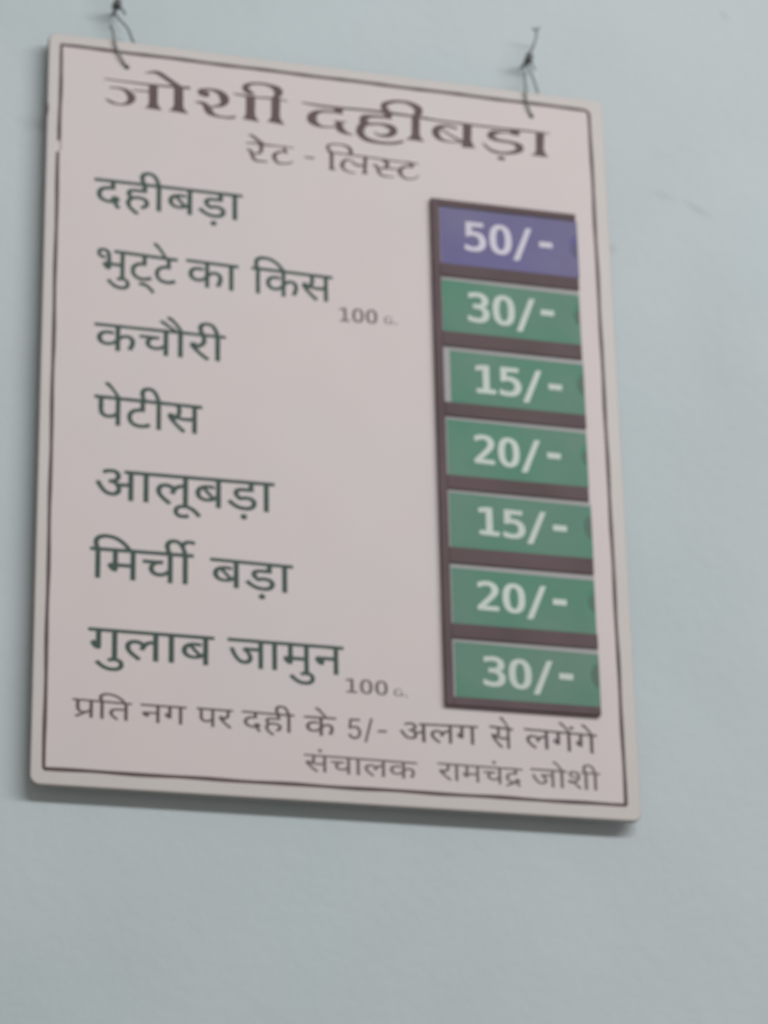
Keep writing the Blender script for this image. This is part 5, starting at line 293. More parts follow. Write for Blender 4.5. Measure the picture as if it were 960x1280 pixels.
'subtitle': '7028 -1829 71 -10 50 -14 47 -20 19 -13 19 -18 13 -18 12 -21 8 -22 6 -25 3 -21 0 -32 -7 -25 -10 -18 4 -2 333 -3 553 -19 472 -8 3 1 11 12 14 3 100 -8 47 -11 150 -3 9 -8 2 -11 -4 -11 -7 -4 -108 -1 -3 -2 4 -29 -6 -25 -34 -55 -14 -12 -11 -3 -14 1 -11 5 -14 13 -100 -18 -38 -13 -16 -9 -20 -19 -18 -29 -15 -39 -4 -32 4 -29 6 -18 12 -25 17 -22 24 -21 26 -15 22 -9 32 -7 43 -1 28 3 50 9 47 14 28 13 13 11 55 79 11 3 7 -4 4 -6 0 -11 -33 -57 -20 -29 -29 -23 -25 -12 -50 -18 -83 -18 -50 -4 -21 1 -43 6 -43 14 -35 19 -35 25 -33 32 -25 35 -13 29 -7 32 0 25 4 18 -2 4 -129 3 -78 -2 -82 -11 -140 -26 -10 0 -8 4 -8 10 0 7 2 11 6 7 108 48 15 13 10 21 3 25 -4 29 -14 14 -59 47 -7 14 -2 18 -371 15 -2 -5 0 -28 -3 -14 0 -36 -4 -18 0 -36 -4 -18 0 -35 -3 -18 0 -36 -4 -18 0 -35 -3 -18 0 -36 -4 -29 31 -82 -2 -7 -13 -2 -18 4 -53 0 -18 3 -50 1 -5 1 -2 4 2 7 39 75 0 82 3 18 -1 6 -125 -4 -47 4 -25 8 -25 13 -18 16 -53 64 -11 10 -25 10 -18 4 -28 0 -29 -5 -21 -12 -18 -23 -17 -34 -12 -39 -6 -50 1 -29 3 -14 8 -18 16 -17 28 -19 40 -19 42 -16 33 -10 17 -3 90 1 7 -4 5 -9 -4 -11 -8 -5 -75 -10 -36 0 -18 2 -68 14 -50 15 -25 10 -21 10 -20 14 -30 29 -13 17 -12 22 -10 25 -5 25 -2 25 2 25 8 26 13 27 14 22 35 39 34 27 18 10 21 8 22 4 43 1 57 -12 36 -14 21 -15 61 -51 28 -15 54 -11 118 -8 1 5 1 35 3 15 0 96 4 18 0 50 -2 3 -336 1 -21 -7 -11 1 -14 6 -368 3 -5 -11 6 -7 1 -28 -4 -18 0 -104 -4 -18 0 -103 -3 -18 0 -68 4 -11 52 -71 3 -9 -4 -3 -18 -1 -17 4 -93 0 -15 3 -28 1 -3 5 2 14 20 72 1 353 -59 72 -17 35 -5 22 -4 36 4 35 7 22 11 18 13 14 16 11 39 18 43 12 71 12 82 10 86 4;4728 -1864 32 -8 39 -22 111 -85 150 -105 700 -6 10 -3 6 -7 1 -11 -4 -7 -10 -6 -196 0 -1 -1 56 -118 1 -22 -9 -17 -18 -12 -15 -2 -10 2 -18 12 -11 21 -71 -20 -40 -13 -31 -17 -28 -25 -22 -29 -11 -21 -4 -14 0 -18 6 -25 22 -50 27 -43 13 -10 14 -6 39 -4 65 5 71 11 82 18 18 7 14 11 20 32 10 11 6 3 11 -3 5 -11 -24 -53 -12 -15 -16 -11 -18 -8 -53 -17 -72 -15 -71 -12 -36 -4 -46 -1 -39 6 -18 6 -29 18 -39 38 -24 33 -12 20 -11 22 -8 25 -4 33 5 32 8 21 14 22 20 21 19 15 37 24 42 21 42 15 111 23 -22 66 -2 11 2 11 -3 1 -32 0 -157 -2 -82 -4 -132 -12 -61 -2 -36 1 19 -39 5 -22 0 -28 -8 -40 -10 -25 -21 -39 -13 -19 -17 -17 -16 -12 -25 -12 -35 -8 -79 -3 -14 -2 -5 -2 30 -75 12 -43 2 -5 7 -6 29 -9 32 -4 218 -4 8 -4 6 -7 1 -11 -2 -7 -6 -7 -11 -4 -221 -16 -61 4 -25 6 -18 6 -14 9 -18 16 -11 15 -36 64 -16 46 -20 72 -12 28 -16 17 -42 32 -5 8 1 10 7 8 7 2 18 -2 29 2 32 -5 18 -7 21 -16 16 -20 14 -25 13 -31 29 10 71 15 14 6 11 7 10 14 7 25 5 36 2 46 -5 25 -15 55 -4 5 -57 6 -54 1 -185 -15 -9 2 -7 7 -1 7 1 7 5 6 7 4 132 21 54 6 57 3 65 0 -62 40 -92 81 -25 20 -22 13 -46 17 -15 7 -3 3 -2 12 9 8 61 11;6965 -1872 -55 1 -82 -8 -65 -14 -39 -14 -32 -18 -13 -11 -4 -7 -3 -11 0 -14 10 -32 6 -11 11 -12 72 -61 3 -1 375 -3 22 38 3 10 -3 33 -6 25 -8 17 -8 11 -18 17 -25 19 -46 25 -43 14;8175 -2154 -26 0 7 -2 29 -26 12 -22 6 -32 -1 -21 -6 -25 -8 -22 -21 -36 57 4 57 1 140 -4 10 -3 29 37 21 21 40 28 25 14 25 9 53 11 114 10 6 12 -2 3 -21 11 -68 28;7806 -2289 47 -8 32 -9 21 -13 17 -17 13 -21 9 -22 23 -100 24 -50 7 -9 11 -9 28 -13 50 -9 218 -14 10 -7 2 -7 -1 -7 -11 -7 -221 -9 -61 4 -43 10 -21 9 -18 12 -25 24 -21 29 -10 17 -11 29 -18 82 -8 22 -18 17 -35 22 -15 11 -5 7 -3 14 6 14 13 8;6285 -2299 13 -12 3 -7 0 -11 -7 -14 -16 -8 -207 5 -15 7 -6 14 1 10 4 8 8 6 8 2 203 2',
'price0': '11001 -3631 29 -3 36 -8 42 -18 36 -24 37 -37 21 -29 17 -32 22 -61 15 -71 4 -32 0 -25 4 -15 0 -118 -4 -14 0 -25 -4 -32 -7 -39 -19 -65 -24 -53 -35 -47 -38 -32 -32 -19 -35 -14 -40 -8 -93 0 -35 8 -32 11 -40 22 -23 18 -21 22 -24 32 -15 25 -25 60 -18 86 -1 22 -3 14 0 28 -4 18 0 93 4 18 0 25 3 14 1 22 8 46 10 39 15 40 17 35 28 40 34 33 32 21 32 14 47 12 21 0 14 4;10373 -3639 10 -2 133 0 18 -5 8 -8 4 -7 -2 -85 -11 -12 -17 -4 -225 0 -18 3 -22 -1 -3 -2 -2 -6 1 -125 2 -3 6 -2 28 3 36 0 18 -3 25 -1 50 -11 39 -14 32 -18 36 -28 12 -12 35 -47 15 -28 10 -32 8 -40 0 -89 -8 -39 -11 -32 -14 -29 -20 -28 -32 -33 -22 -17 -41 -23 -39 -14 -29 -7 -64 -8 -68 0 -18 3 -25 0 -57 9 -43 10 -42 15 -13 11 -4 11 1 96 3 7 9 8 14 4 18 0 61 -27 32 -10 36 -8 25 -4 64 0 43 12 26 15 17 17 22 40 8 32 0 21 3 11 -3 36 -5 18 -7 21 -11 22 -16 21 -27 18 -36 15 -21 4 -64 0 -58 -11 -50 -20 -17 -1 -22 8 -7 8 -2 7 0 368 4 11 9 8 18 5;10989 -3750 -20 1 -28 -11 -16 -11 -18 -25 -14 -29 -14 -46 -8 -40 -4 -32 0 -28 -3 -15 0 -110 3 -15 0 -28 4 -32 12 -54 18 -50 18 -30 11 -11 14 -10 14 -7 8 -1 28 0 11 4 26 16 14 18 18 35 10 32 12 54 4 29 0 25 3 14 0 128 -3 15 -4 53 -12 54 -10 32 -19 37 -25 24 -18 11;11785 -3641 4 -4 -3 -11 -343 -903 -4 -4 -7 -2 -136 2 -2 4 1 7 354 903 4 7 7 2;12318 -3969 3 -2 2 -6 0 -132 -2 -6 -3 -3 -333 0 -5 1 -3 4 -1 136 2 6 4 2',
'price1': '10377 -5570 54 -11 32 -10 36 -18 25 -17 39 -39 18 -27 8 -14 7 -22 8 -39 0 -47 -8 -35 -18 -36 -19 -23 -28 -24 -28 -17 -1 -4 4 -4 29 -17 33 -29 21 -25 17 -32 8 -21 8 -40 -1 -60 -15 -58 -18 -36 -18 -22 -28 -27 -26 -19 -28 -14 -25 -11 -39 -11 -47 -8 -118 0 -93 16 -82 24 -12 8 -4 11 1 97 3 7 9 7 14 5 18 -1 71 -30 22 -7 50 -11 28 -4 47 0 43 8 25 11 25 17 11 15 7 15 12 43 0 35 -5 22 -10 25 -19 26 -32 21 -36 11 -25 4 -100 1 -16 8 -6 7 -1 7 0 79 4 7 8 7 18 6 104 0 21 4 32 11 15 10 12 12 13 29 5 18 0 25 -8 32 -11 21 -14 14 -19 12 -46 12 -43 0 -50 -8 -36 -8 -78 -24 -11 1 -14 4 -9 8 -3 7 0 93 3 7 9 8 75 18 85 15;11031 -5574 35 -7 33 -10 28 -15 23 -15 38 -38 22 -30 18 -35 18 -47 10 -39 12 -75 0 -29 4 -17 0 -104 -4 -18 0 -28 -12 -75 -10 -40 -15 -39 -17 -36 -15 -21 -13 -18 -21 -21 -45 -33 -46 -18 -40 -8 -93 0 -46 12 -32 13 -29 18 -43 40 -22 29 -21 43 -14 36 -11 43 -12 67 0 25 -3 15 0 135 3 18 0 25 12 68 14 50 15 36 17 32 22 30 31 31 27 18 21 11 54 18 25 5;11007 -5692 -30 1 -28 -11 -18 -18 -18 -29 -23 -68 -11 -72 0 -35 -4 -18 0 -79 4 -18 0 -35 7 -50 12 -50 15 -40 20 -32 16 -15 21 -10 7 -1 29 0 18 7 19 16 13 18 22 46 7 25 8 39 7 61 0 157 -7 57 -8 40 -11 35 -21 43 -12 14 -13 11;11793 -5586 3 -4 -9 -29 -336 -882 -4 -4 -7 -1 -136 1 -2 4 1 7 354 904 4 4 7 1;12275 -5846 4 -2 2 -6 0 -132 -2 -6 -4 -3 -328 0 -6 1 -3 4 0 136 2 6 3 2',
'price2': '11280 -7513 14 -6 9 -12 0 -75 -1 -7 -8 -9 -21 -7 -268 -1 -4 -3 -1 -5 0 -111 1 -6 7 -3 25 4 58 0 14 -4 21 0 40 -8 42 -15 48 -25 22 -18 28 -29 25 -35 10 -22 12 -35 7 -54 0 -32 -8 -57 -11 -32 -18 -33 -16 -21 -40 -39 -19 -15 -61 -29 -57 -15 -29 -4 -139 0 -79 12 -61 19 -12 10 -3 11 0 89 3 7 9 8 14 5 18 0 82 -31 58 -12 21 0 21 -4 58 9 35 14 29 22 22 39 8 29 4 29 -5 42 -7 22 -14 28 -15 19 -22 14 -21 11 -29 8 -25 3 -35 1 -33 -4 -50 -12 -53 -20 -18 1 -11 4 -8 8 -4 10 0 350 2 8 10 10 18 5;10533 -7516 16 -8 6 -7 2 -7 0 -604 3 -3 6 -2 125 0 18 -6 8 -7 4 -7 -1 -82 -12 -11 -17 -5 -440 0 -18 5 -10 10 -2 8 0 75 9 12 21 8 129 0 6 2 2 3 1 486 -3 7 -6 1 -132 -27 -15 0 -14 4 -9 8 -3 7 1 89 11 12 18 7 164 33;11881 -7519 3 -4 -9 -29 -337 -843 -3 -3 -8 -2 -135 2 -1 7 25 64 329 804 4 4 7 1;12392 -7836 3 -3 2 -6 0 -132 -2 -6 -3 -2 -332 -1 -6 2 -3 4 0 135 1 6 4 3',
'price3': '10390 -9367 40 -7 35 -11 25 -10 37 -23 40 -35 31 -47 11 -28 8 -57 -4 -36 -4 -22 -10 -28 -15 -29 -33 -47 -69 -78 -168 -168 -2 -7 11 -1 96 0 18 -4 132 0 36 -7 10 -7 5 -9 -1 -79 -11 -11 -18 -5 -92 0 -18 4 -132 0 -18 3 -129 0 -18 4 -43 0 -14 3 -11 8 -5 8 0 72 2 8 177 178 14 17 59 59 36 44 25 37 15 28 11 40 0 32 -8 35 -7 15 -15 19 -18 14 -14 7 -39 8 -43 -4 -47 -11 -28 -11 -65 -30 -21 -1 -14 5 -9 7 -3 7 1 97 11 11 35 15 58 17 35 8 29 4;11008 -9381 61 -14 32 -15 22 -14 48 -47 13 -18 18 -32 18 -47 18 -85 1 -22 3 -14 0 -46 4 -18 0 -32 -4 -18 0 -43 -11 -79 -15 -53 -14 -36 -14 -25 -25 -32 -15 -16 -36 -28 -50 -21 -39 -8 -86 0 -36 8 -32 11 -21 10 -23 15 -40 40 -20 28 -15 25 -21 57 -15 72 -4 28 0 25 -3 15 0 107 11 89 15 61 21 50 18 28 18 23 40 35 25 14 39 15 39 8;10978 -9493 -13 1 -33 -15 -10 -11 -18 -28 -14 -39 -8 -33 -11 -89 0 -107 3 -14 0 -25 4 -29 12 -53 15 -41 16 -27 19 -19 15 -7 18 -5 17 1 29 14 19 23 14 28 14 43 4 22 8 53 0 32 4 15 0 75 -4 18 0 32 -11 68 -12 39 -10 25 -22 32 -22 15;11766 -9376 3 -4 -2 -11 -343 -850 -4 -4 -7 -1 -136 1 -1 8 11 28 342 825 5 7 7 2;12277 -9665 3 -2 2 -6 0 -132 -2 -6 -3 -2 -329 -1 -6 2 -2 3 -1 136 2 6 4 2',
'price4': '10448 -11237 10 -3 22 0 10 -3 11 -7 5 -9 1 -575 5 -5 18 -4 110 0 19 -5 8 -8 3 -7 -1 -78 -11 -11 -18 -5 -85 0 -18 3 -114 0 -18 4 -118 0 -18 3 -68 0 -14 4 -12 9 -4 11 0 71 9 12 21 8 43 0 18 -4 68 0 6 2 2 3 1 461 -2 5 -4 2 -121 -19 -29 0 -14 5 -9 7 -3 7 1 82 11 12 25 7 157 26;10848 -11248 10 -2 115 0 17 -4 115 0 18 -3 100 0 17 -5 12 -11 1 -79 -9 -12 -14 -7 -79 -1 -18 4 -118 0 -17 3 -36 0 -7 -3 -2 -5 0 -104 3 -7 6 -2 14 4 50 0 14 -4 25 0 54 -12 57 -21 25 -14 18 -14 43 -43 15 -19 18 -36 10 -36 5 -28 0 -64 -15 -58 -22 -39 -13 -18 -18 -18 -37 -29 -43 -21 -47 -15 -42 -7 -140 -1 -78 11 -47 12 -35 12 -15 13 -1 93 3 7 9 8 14 5 22 -1 75 -30 71 -15 22 -1 14 -3 46 4 22 4 18 7 33 22 14 18 7 15 11 42 1 33 -4 25 -15 35 -18 25 -26 19 -14 7 -32 11 -29 4 -61 0 -46 -8 -61 -19 -14 -1 -18 5 -11 11 -1 343 9 12 14 6;11832 -11234 3 -4 -2 -11 -343 -825 -4 -4 -7 -1 -136 1 -1 7 4 11 349 818 5 7 7 2;12343 -11537 3 -3 2 -6 0 -132 -2 -5 -3 -3 -332 -1 -6 2 -3 4 0 135 2 6 3 3',
'price5': '10336 -13116 50 -6 43 -12 53 -25 27 -18 37 -39 23 -36 7 -18 8 -40 0 -39 -5 -25 -14 -39 -11 -22 -38 -53 -80 -84 -18 -14 -75 -75 -16 -13 -55 -53 -3 -4 0 -4 13 -1 250 0 32 -5 15 -6 8 -13 -1 -75 -11 -11 -18 -5 -286 0 -17 4 -161 0 -14 3 -11 8 -5 9 0 71 1 8 100 97 18 15 68 67 18 15 59 59 25 28 27 36 22 36 11 35 1 43 -8 29 -11 21 -8 9 -25 17 -22 7 -25 4 -25 0 -60 -11 -43 -14 -68 -30 -22 -1 -14 5 -8 7 -4 7 1 93 10 11 15 8 65 21 28 7 79 12;10975 -13123 11 -3 21 0 36 -8 36 -14 32 -18 41 -36 17 -22 17 -28 22 -47 14 -53 8 -43 1 -25 3 -15 0 -128 -8 -61 -7 -39 -11 -36 -25 -53 -15 -23 -25 -29 -39 -31 -29 -15 -29 -10 -39 -9 -93 0 -39 9 -21 7 -22 9 -21 12 -16 12 -36 35 -24 33 -28 60 -19 79 -4 53 -4 15 0 103 11 86 19 68 14 32 15 25 29 37 43 35 18 11 28 11 47 11 25 1 14 3;10970 -13235 -20 2 -25 -8 -11 -6 -22 -23 -18 -36 -10 -32 -8 -39 -5 -50 -3 -15 0 -107 3 -14 1 -25 12 -64 10 -33 8 -18 24 -35 30 -19 21 -4 25 4 14 7 15 12 18 25 22 53 8 36 7 54 0 143 -7 53 -8 36 -14 39 -19 33 -18 18;11757 -13128 3 -4 0 -4 -10 -25 -336 -814 -4 -4 -7 -1 -136 1 -1 7 22 54 332 782 5 7 7 2;12253 -13424 4 -2 1 -6 0 -132 -1 -6 -4 -3 -328 0 -6 1 -3 4 0 136 1 6 4 2',
'price6': '10433 -14982 21 -3 47 -12 28 -10 36 -18 29 -21 25 -25 22 -30 7 -14 12 -43 0 -61 -8 -25 -11 -21 -17 -22 -33 -28 -20 -11 -4 -3 0 -4 46 -32 24 -23 15 -20 17 -36 9 -35 0 -65 -5 -21 -11 -32 -22 -34 -34 -34 -16 -12 -25 -14 -25 -10 -21 -8 -50 -11 -25 -1 -15 -3 -71 0 -18 4 -25 0 -86 15 -82 25 -8 8 -4 7 0 86 4 10 12 9 14 4 14 -1 65 -27 50 -15 64 -10 36 -1 46 9 25 10 14 10 13 12 13 25 8 32 0 25 -4 22 -8 18 -21 28 -29 19 -36 11 -21 4 -36 0 -18 4 -50 1 -16 8 -6 7 -1 7 0 68 4 7 8 8 18 5 115 0 32 8 21 10 11 10 11 16 9 32 -1 18 -4 18 -12 26 -13 13 -19 12 -18 7 -25 5 -75 -1 -64 -11 -61 -17 -17 0 -15 5 -8 7 -4 8 0 82 4 7 8 7 68 16 79 10;11051 -14997 11 -2 21 0 36 -8 46 -18 18 -11 16 -11 41 -41 26 -38 14 -28 11 -29 11 -39 8 -43 3 -32 0 -43 4 -18 0 -36 -4 -18 0 -39 -3 -14 0 -22 -8 -35 -15 -54 -14 -32 -14 -25 -39 -46 -26 -23 -25 -13 -40 -15 -39 -8 -93 0 -39 8 -21 7 -25 11 -29 18 -37 32 -17 22 -18 28 -14 29 -15 39 -15 68 0 22 -4 14 0 32 -3 18 0 53 3 18 0 36 12 75 22 64 25 47 36 41 25 20 25 15 50 17 29 5 28 0 14 4;11046 -15108 -17 1 -25 -7 -21 -15 -11 -15 -18 -35 -14 -50 -8 -50 -1 -29 -3 -18 0 -78 3 -18 1 -29 11 -68 11 -32 9 -21 12 -22 17 -18 27 -14 21 -5 25 5 18 9 19 20 18 32 14 43 8 39 4 29 0 32 3 14 0 71 -3 18 -1 32 -11 65 -11 35 -11 25 -16 25 -17 15 -21 11;11837 -14993 2 -7 -15 -40 -329 -793 -4 -3 -7 -2 -136 2 -1 7 4 11 350 821 4 4 7 1;12330 -15271 4 -2 2 -6 0 -132 -2 -6 -4 -2 -332 -1 -6 2 -2 3 -1 136 2 6 4 2',
}

def letters(key):
    out = []
    for s in LET[key].split(';'):
        a = list(map(int, s.split())); x = y = 0; c = []
        for i in range(0, len(a), 2):
            x += a[i]; y += a[i + 1]; c.append((x / 50, y / 50))
        out.append(c)
    return out

# ------------------------------------------------------------------ the wall
WALL_Z = -9.0
nx, ny = 60, 50
V, F = [], []
for j in range(ny + 1):
    for i in range(nx + 1):
        x = -1400 + 3000 * i / nx; y = -1500 + 2500 * j / ny
        V.append(W(x, y, WALL_Z + 0.25 * math.sin(x * 0.011 + 1) * math.sin(y * 0.009)))
for j in range(ny):
    for i in range(nx):
        a = j * (nx + 1) + i; F.append((a, a + 1, a + nx + 2, a + nx + 1))
wall = mesh_obj('wall', V, F, M_wall, smooth=True)
wall['kind'] = 'structure'

# ------------------------------------------------------------------ the price board
board = empty('price_board', (136, -184, -2),
              'white laminated rate list board with thin brown border, hanging on pale blue wall', 'sign')
HOLES = [(32.5, -7.7, 0.0), (239.2, -7.0, 0.0)]
T = 4.0
X0, X1, Y0, Y1 = -6.1, 277.5, -374.6, 6.3
panel = flat_outline('panel', [rrect(X0, Y0, X1, Y1, 4.5)] + [circ(h[0] - .2, h[1] - .4, 1.0) for h in HOLES], -T / 2, M_board,
                     depth=T / 2 - 0.8, bevel=0.8)
panel.data.materials.append(M_rim)
for p in panel.data.polygons:                       # the cut edge of the sheet is duller than its face
    if abs(p.normal.y) < 0.80: p.material_index = 1
keep(panel, board)

def strip(pts, w):
    """closed outline of a drawn line of width w"""
    L, R_ = [], []
    for i, p in enumerate(pts):
        a = Vector(pts[max(i - 1, 0)][:2]); b_ = Vector(pts[min(i + 1, len(pts) - 1)][:2]); t = (b_ - a).normalized()
        n = Vector((-t.y, t.x)); ww = w * (1 + 0.12 * math.sin(i * 1.7 + p[0]))
        L.append((p[0] + n.x * ww / 2, p[1] + n.y * ww / 2)); R_.append((p[0] - n.x * ww / 2, p[1] - n.y * ww / 2))
    return L + R_[::-1]
def seg(a, b_, n=14, amp=0.12):
    return [(a[0] + (b_[0] - a[0]) * k / n + amp * math.sin(k * 1.1 + a[1]), a[1] + (b_[1] - a[1]) * k / n + amp * math.sin(k * .9 + a[0])) for k in range(n + 1)]
line = []
line += seg((0.1, -53.5), (0.3, -0.2), 8)[:-1] + [(0.1, -0.2)]
line += seg((0.3, -0.1), (267.5, -0.2), 40)[1:] + [(269.2, -0.9), (269.9, -2.5)]
line += seg((270, -3), (270, -366.8), 40, .10)[1:] + [(269.8, -367.1)]
line += seg((269.7, -367.2), (0.3, -367.2), 40)[1:] + [(0.0, -367.0)]
line += seg((0, -366.8), (-0.35, -59.5), 30)[1:]
keep(flat_outline('laminate_margin', [rrect(X0 + .85, Y0 + .85, X1 - .85, Y1 - .85, 3.8), rrect(-1.2, -368.6, 271.4, 1.0, 1.0)[::-1]] + [circ(h[0] - .2, h[1] - .4, 1.0) for h in HOLES if h[1] > 1], 0.03, M_margin), board)
border = keep(flat_outline('border_line', [strip(line, 1.85)], 0.05, M_line_ink), board)
crack = keep(flat_outline('laminate_crack', [[(0.7, -51.8), (1.3, -54.6), (1.2, -58.6), (-.2, -59.3), (.5, -57), (.2, -54)]], 0.06, M_crack), board)
nick = keep(flat_outline('edge_nick', [[(-6.4, -32.5), (-5.5, -33.6), (-5.1, -36.2), (-5.5, -39.2), (-6.3, -40.5), (-6.9, -37)]], -0.4, M_nick, depth=0.5), board)  # small dark sliver on the left edge

for key, nm, m_ in (('title', 'title_lettering', M_maroon_ink), ('subtitle', 'subtitle_lettering', M_maroon_ink),
                    ('dish0', 'dish_name', M_green_ink), ('dish1', 'dish_name', M_green_ink), ('dish2', 'dish_name', M_green_ink),
                    ('dish3', 'dish_name', M_green_ink), ('dish4', 'dish_name', M_green_ink), ('dish5', 'dish_name', M_green_ink),
                    ('dish6', 'dish_name', M_green_ink), ('note', 'footnote_lettering', M_grey_ink), ('sign', 'owner_lettering', M_small_ink),
                    ('w100a', 'weight_lettering', M_small_ink), ('w100b', 'weight_lettering', M_small_ink),
                    ('wGa', 'weight_unit', M_pale_ink), ('wGb', 'weight_unit', M_pale_ink)):
    keep(flat_outline(nm, letters(key), 0.05, m_), board)

# ------------------------------------------------------------------ the price holder on the board
HX0, HX1 = 184.2, 259.0
BARS = [(-65.6, -62.2), (-104.2, -97.6), (-142.0, -134.4), (-179.0, -172.0), (-217.0, -210.0), (-254.6, -246.8), (-292.0, -285.0), (-325.0, -321.0)]
RZ = 2.6
holder = keep(box('price_holder', HX0, HX1, BARS[-1][0], BARS[0][1], 0.02, 0.9, M_holder), board)
def sub(o):
    o.parent = holder
    return o
sub(box('side_rail', HX0, HX0 + 3.9, BARS[-1][0], BARS[0][1], 0.92, RZ, M_holder))
for i, (a, c) in enumerate(BARS):
    j = [0.0, .1, -.15, .2, -.3, .25, .5, .3][i]
    sub(box('rail', HX0 + 3.92, HX1 + j, a, c, 0.92, RZ - 0.01, M_holder))

def pocket_outline(x0, x1, y0, y1):
    """clear front with a half-round thumb notch in its right end"""
    yc = (y0 + y1) / 2 + 1.0; r = 6.2; dx = 4.2
    pts = [(x0, y0), (x1, y0)]
    for k in range(13):
        t = math.radians(-90 + 180 * k / 12)
        pts.append((x1 - dx * math.cos(t), yc + r * math.sin(t)))
    return pts + [(x1, y1), (x0, y1)]

PRICES = ['50/-', '30/-', '15/-', '20/-', '15/-', '20/-', '30/-']
LBL = ['violet price card reading 50/-, topmost in the holder',
       'green price card reading 30/-, directly under the violet card',
       'green price card reading 15/- with a bare grey strip at its left end',
       'green price card reading 20/-, in the middle slot of the holder',
       'green price card reading 15/-, third from the bottom, green to its left end',
       'green price card reading 20/-, directly above the bottom card',
       'green price card reading 30/-, lowest in the holder']
MARG = [(0.3, 0.2, 0.2), (0.3, 1.6, 2.6), (3.2, 1.9, 2.6), (0.6, 1.4, 2.2), (0.6, 1.4, 2.4), (0.6, 2.0, 2.8), (0.8, 1.4, 2.6)]
for i in range(7):
    ya, yb = BARS[i + 1][1] + 0.15, BARS[i][0] - 0.15
    x0 = HX0 + 4.2; x1 = HX1 + [.9, .2, .6, .3, .8, .5, .8][i]
    col = M_card_violet if i == 0 else M_card_green
    # card stock, very slightly bowed out at its free end
    n = 10; V, F = [], []
    for zz in (1.0, 1.35):
        for k in range(n + 1):
            x = x0 + (x1 - x0) * k / n; bow = 0.12 * (k / n) ** 3
            V += [W(x, ya, zz + bow), W(x, yb, zz + bow)]
    o = 2 * (n + 1)
    for k in range(n):
        a = 2 * k; F += [(a, a + 1, a + 3, a + 2), (o + a, o + a + 2, o + a + 3, o + a + 1),
                         (a, a + 2, o + a + 2, o + a), (a + 1, o + a + 1, o + a + 3, a + 3)]
    F += [(0, o, o + 1, 1), (2 * n, 2 * n + 1, o + 2 * n + 1, o + 2 * n)]
    card = mesh_obj('price_card', V, F, M_paper)
    tag(card, LBL[i], 'price card', 'price cards in the maroon holder')
    l, t0, t1 = MARG[i]
    V, F = [], []
    xa, xb = x0 + l, x1 - 0.15
    for k in range(n + 1):
        q = k / n; x = xa + (xb - xa) * q; bow = 0.12 * ((x - x0) / (x1 - x0)) ** 3
        V += [W(x, ya + 0.25, 1.42 + bow), W(x, yb - (t0 + (t1 - t0) * q), 1.42 + bow)]
    for k in range(n): F.append((2 * k, 2 * k + 2, 2 * k + 3, 2 * k + 1))
    mesh_obj('colour_print', V, F, col, card)
    flat_outline('price_lettering', letters('price%d' % i), 1.6, M_text_violet if i == 0 else M_text_green, card)
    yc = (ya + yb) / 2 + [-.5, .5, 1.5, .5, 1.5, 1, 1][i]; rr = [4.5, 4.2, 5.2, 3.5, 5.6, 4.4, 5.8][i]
    flat_outline('notch_shade', [[(x1 - .4, yc - rr)] + [(x1 - .4 - rr * .62 * math.cos(math.radians(a)), yc + rr * math.sin(math.radians(a)) + .3 * math.sin(a)) for a in range(-80, 81, 16)] + [(x1 - .4, yc + rr)]], 1.62, M_notch_shade['v' if i == 0 else 'g'], card)  # shade of the thumb notch, painted as a flat half-disc on the card
    sub(flat_outline('clear_pocket', [pocket_outline(HX0 + 4.0, HX1 + .2, ya - .05, yb + .05)], 2.2, M_clear, depth=0.25))

# ------------------------------------------------------------------ nails and hanging wires
def nail(at, label):
    x, y, _ = at
    r = empty('nail', (x, y, WALL_Z), label, 'nail', 'nails holding the board wires')
    sh = tube('shank', [(x, y, WALL_Z - 3), (x + .1, y + .2, WALL_Z + 4), (x + .2, y + .5, 1.2)], 0.9, M_nail, seg=12, smooth=2)
    keep(sh, r)
    hd = tube('head', [(x + .2, y + .5, 1.1), (x + .2, y + .55, 2.0)], 1.9, M_nail, seg=18, smooth=0)
    keep(hd, r)

NL = (26.9, 26.4, 0.0); NR = (238.7, 26.1, 0.0)
nail(NL, 'steel nail in the wall above the left end of the board')
nail(NR, 'steel nail in the wall above the right end of the board')

def coil(cx, cy, z0, z1, r, turns, ph):
    n = int(turns * 9)
    return [(cx + r * (1 + .12 * math.sin(k * 2.1)) * math.cos(ph + k / 9 * 2 * math.pi), cy + r * math.sin(ph + k / 9 * 2 * math.pi), z0 + (z1 - z0) * k / n) for k in range(n + 1)]

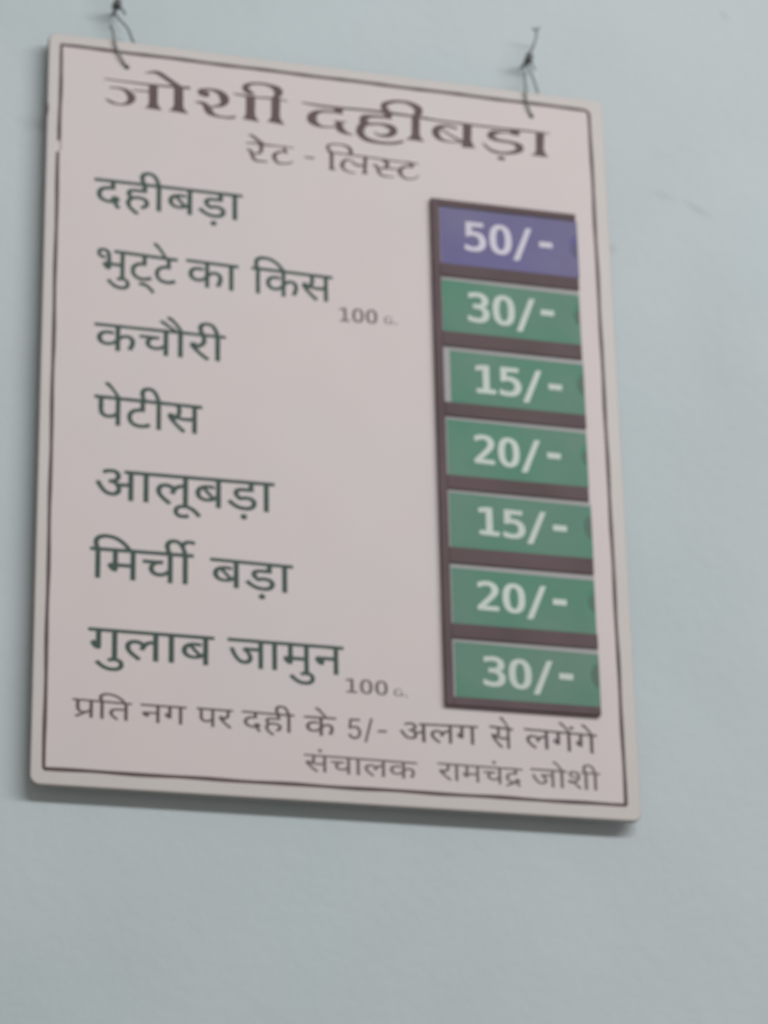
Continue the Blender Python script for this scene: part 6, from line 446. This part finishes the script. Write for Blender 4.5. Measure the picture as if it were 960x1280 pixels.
wl = empty('hanging_wire', (NL[0], NL[1], -2), 'dark binding wire tied to the nail over the left end of the title', 'wire', 'wires the board hangs from')
keep(tube('knot', coil(NL[0] + .2, NL[1], -3.0, 0.8, 1.6, 2.3, 0.4), 0.62, M_wire), wl)
keep(tube('strand', [(26.0, 27.6, -1.5), (26.0, 23.6, -1.0), (27.6, 20.1, -0.8), (30.0, 17.3, -0.8), (32.3, 15.0, -1.0), (33.9, 12.6, -2.0),
                     (35.4, 10.2, -3.6), (37.3, 8.2, -5.2), (37.9, 4.0, -5.6), (36.2, -1.0, -5.2), (33.7, -5.8, -3.0), (32.5, -8.0, 0.1),
                     (30.9, -6.8, 1.1), (28.6, -2.9, 1.5), (26.8, 1.3, 1.6), (25.6, 6.8, 1.2), (24.9, 11.1, 0.6), (23.9, 14.1, 0.0)], 0.56, M_wire), wl)
keep(tube('wire_tail', [(26.8, 27.9, 0.4), (28.4, 25.1, 1.0), (29.6, 23.3, 1.1), (31.0, 20.9, 1.0)], 0.66, M_wire), wl)
keep(tube('wire_tail', [(25.7, 24.9, 0.6), (27.0, 29.2, 1.4), (28.2, 34.1, 1.2), (26.8, 38.9, 2.0)], 0.6, M_wire), wl)

wr = empty('hanging_wire', (NR[0], NR[1], -2), 'dark binding wire with a forked loose tail, tied over the right end of the title', 'wire', 'wires the board hangs from')
keep(tube('knot', coil(NR[0] + .4, NR[1] - .5, -3.0, 1.0, 1.5, 2.3, 1.2), 0.58, M_wire), wr)
keep(tube('strand', [(237.5, 26.3, -1.5), (238.0, 23.3, -1.0), (239.5, 19.6, -0.8), (241.1, 15.7, -1.0), (242.8, 11.9, -2.0), (244.2, 8.8, -3.6),
                     (245.5, 6.2, -5.2), (245.0, 1.6, -5.5), (242.9, -2.3, -4.8), (240.3, -5.4, -2.5), (239.2, -7.3, 0.1),
                     (237.9, -5.5, 1.1), (236.8, -1.7, 1.5), (236.1, 2.8, 1.6), (236.0, 8.4, 1.5), (236.1, 13.4, 1.0), (236.5, 18.0, 0.5)], 0.52, M_wire), wr)
keep(tube('wire_tail', [(239.0, 28.1, 0.6), (240.6, 31.3, 1.2), (242.1, 35.0, 1.6), (243.2, 39.0, 1.5), (243.7, 42.6, 1.2), (245.3, 44.8, 1.0)], 0.56, M_wire), wr)
keep(tube('wire_tail', [(243.6, 41.6, 1.3), (242.5, 42.7, 1.5), (241.2, 43.4, 1.6)], 0.5, M_wire), wr)
keep(tube('wire_tail', [(239.2, 25.1, 0.9), (240.2, 22.2, 1.3), (241.7, 18.9, 1.0)], 0.52, M_wire), wr)
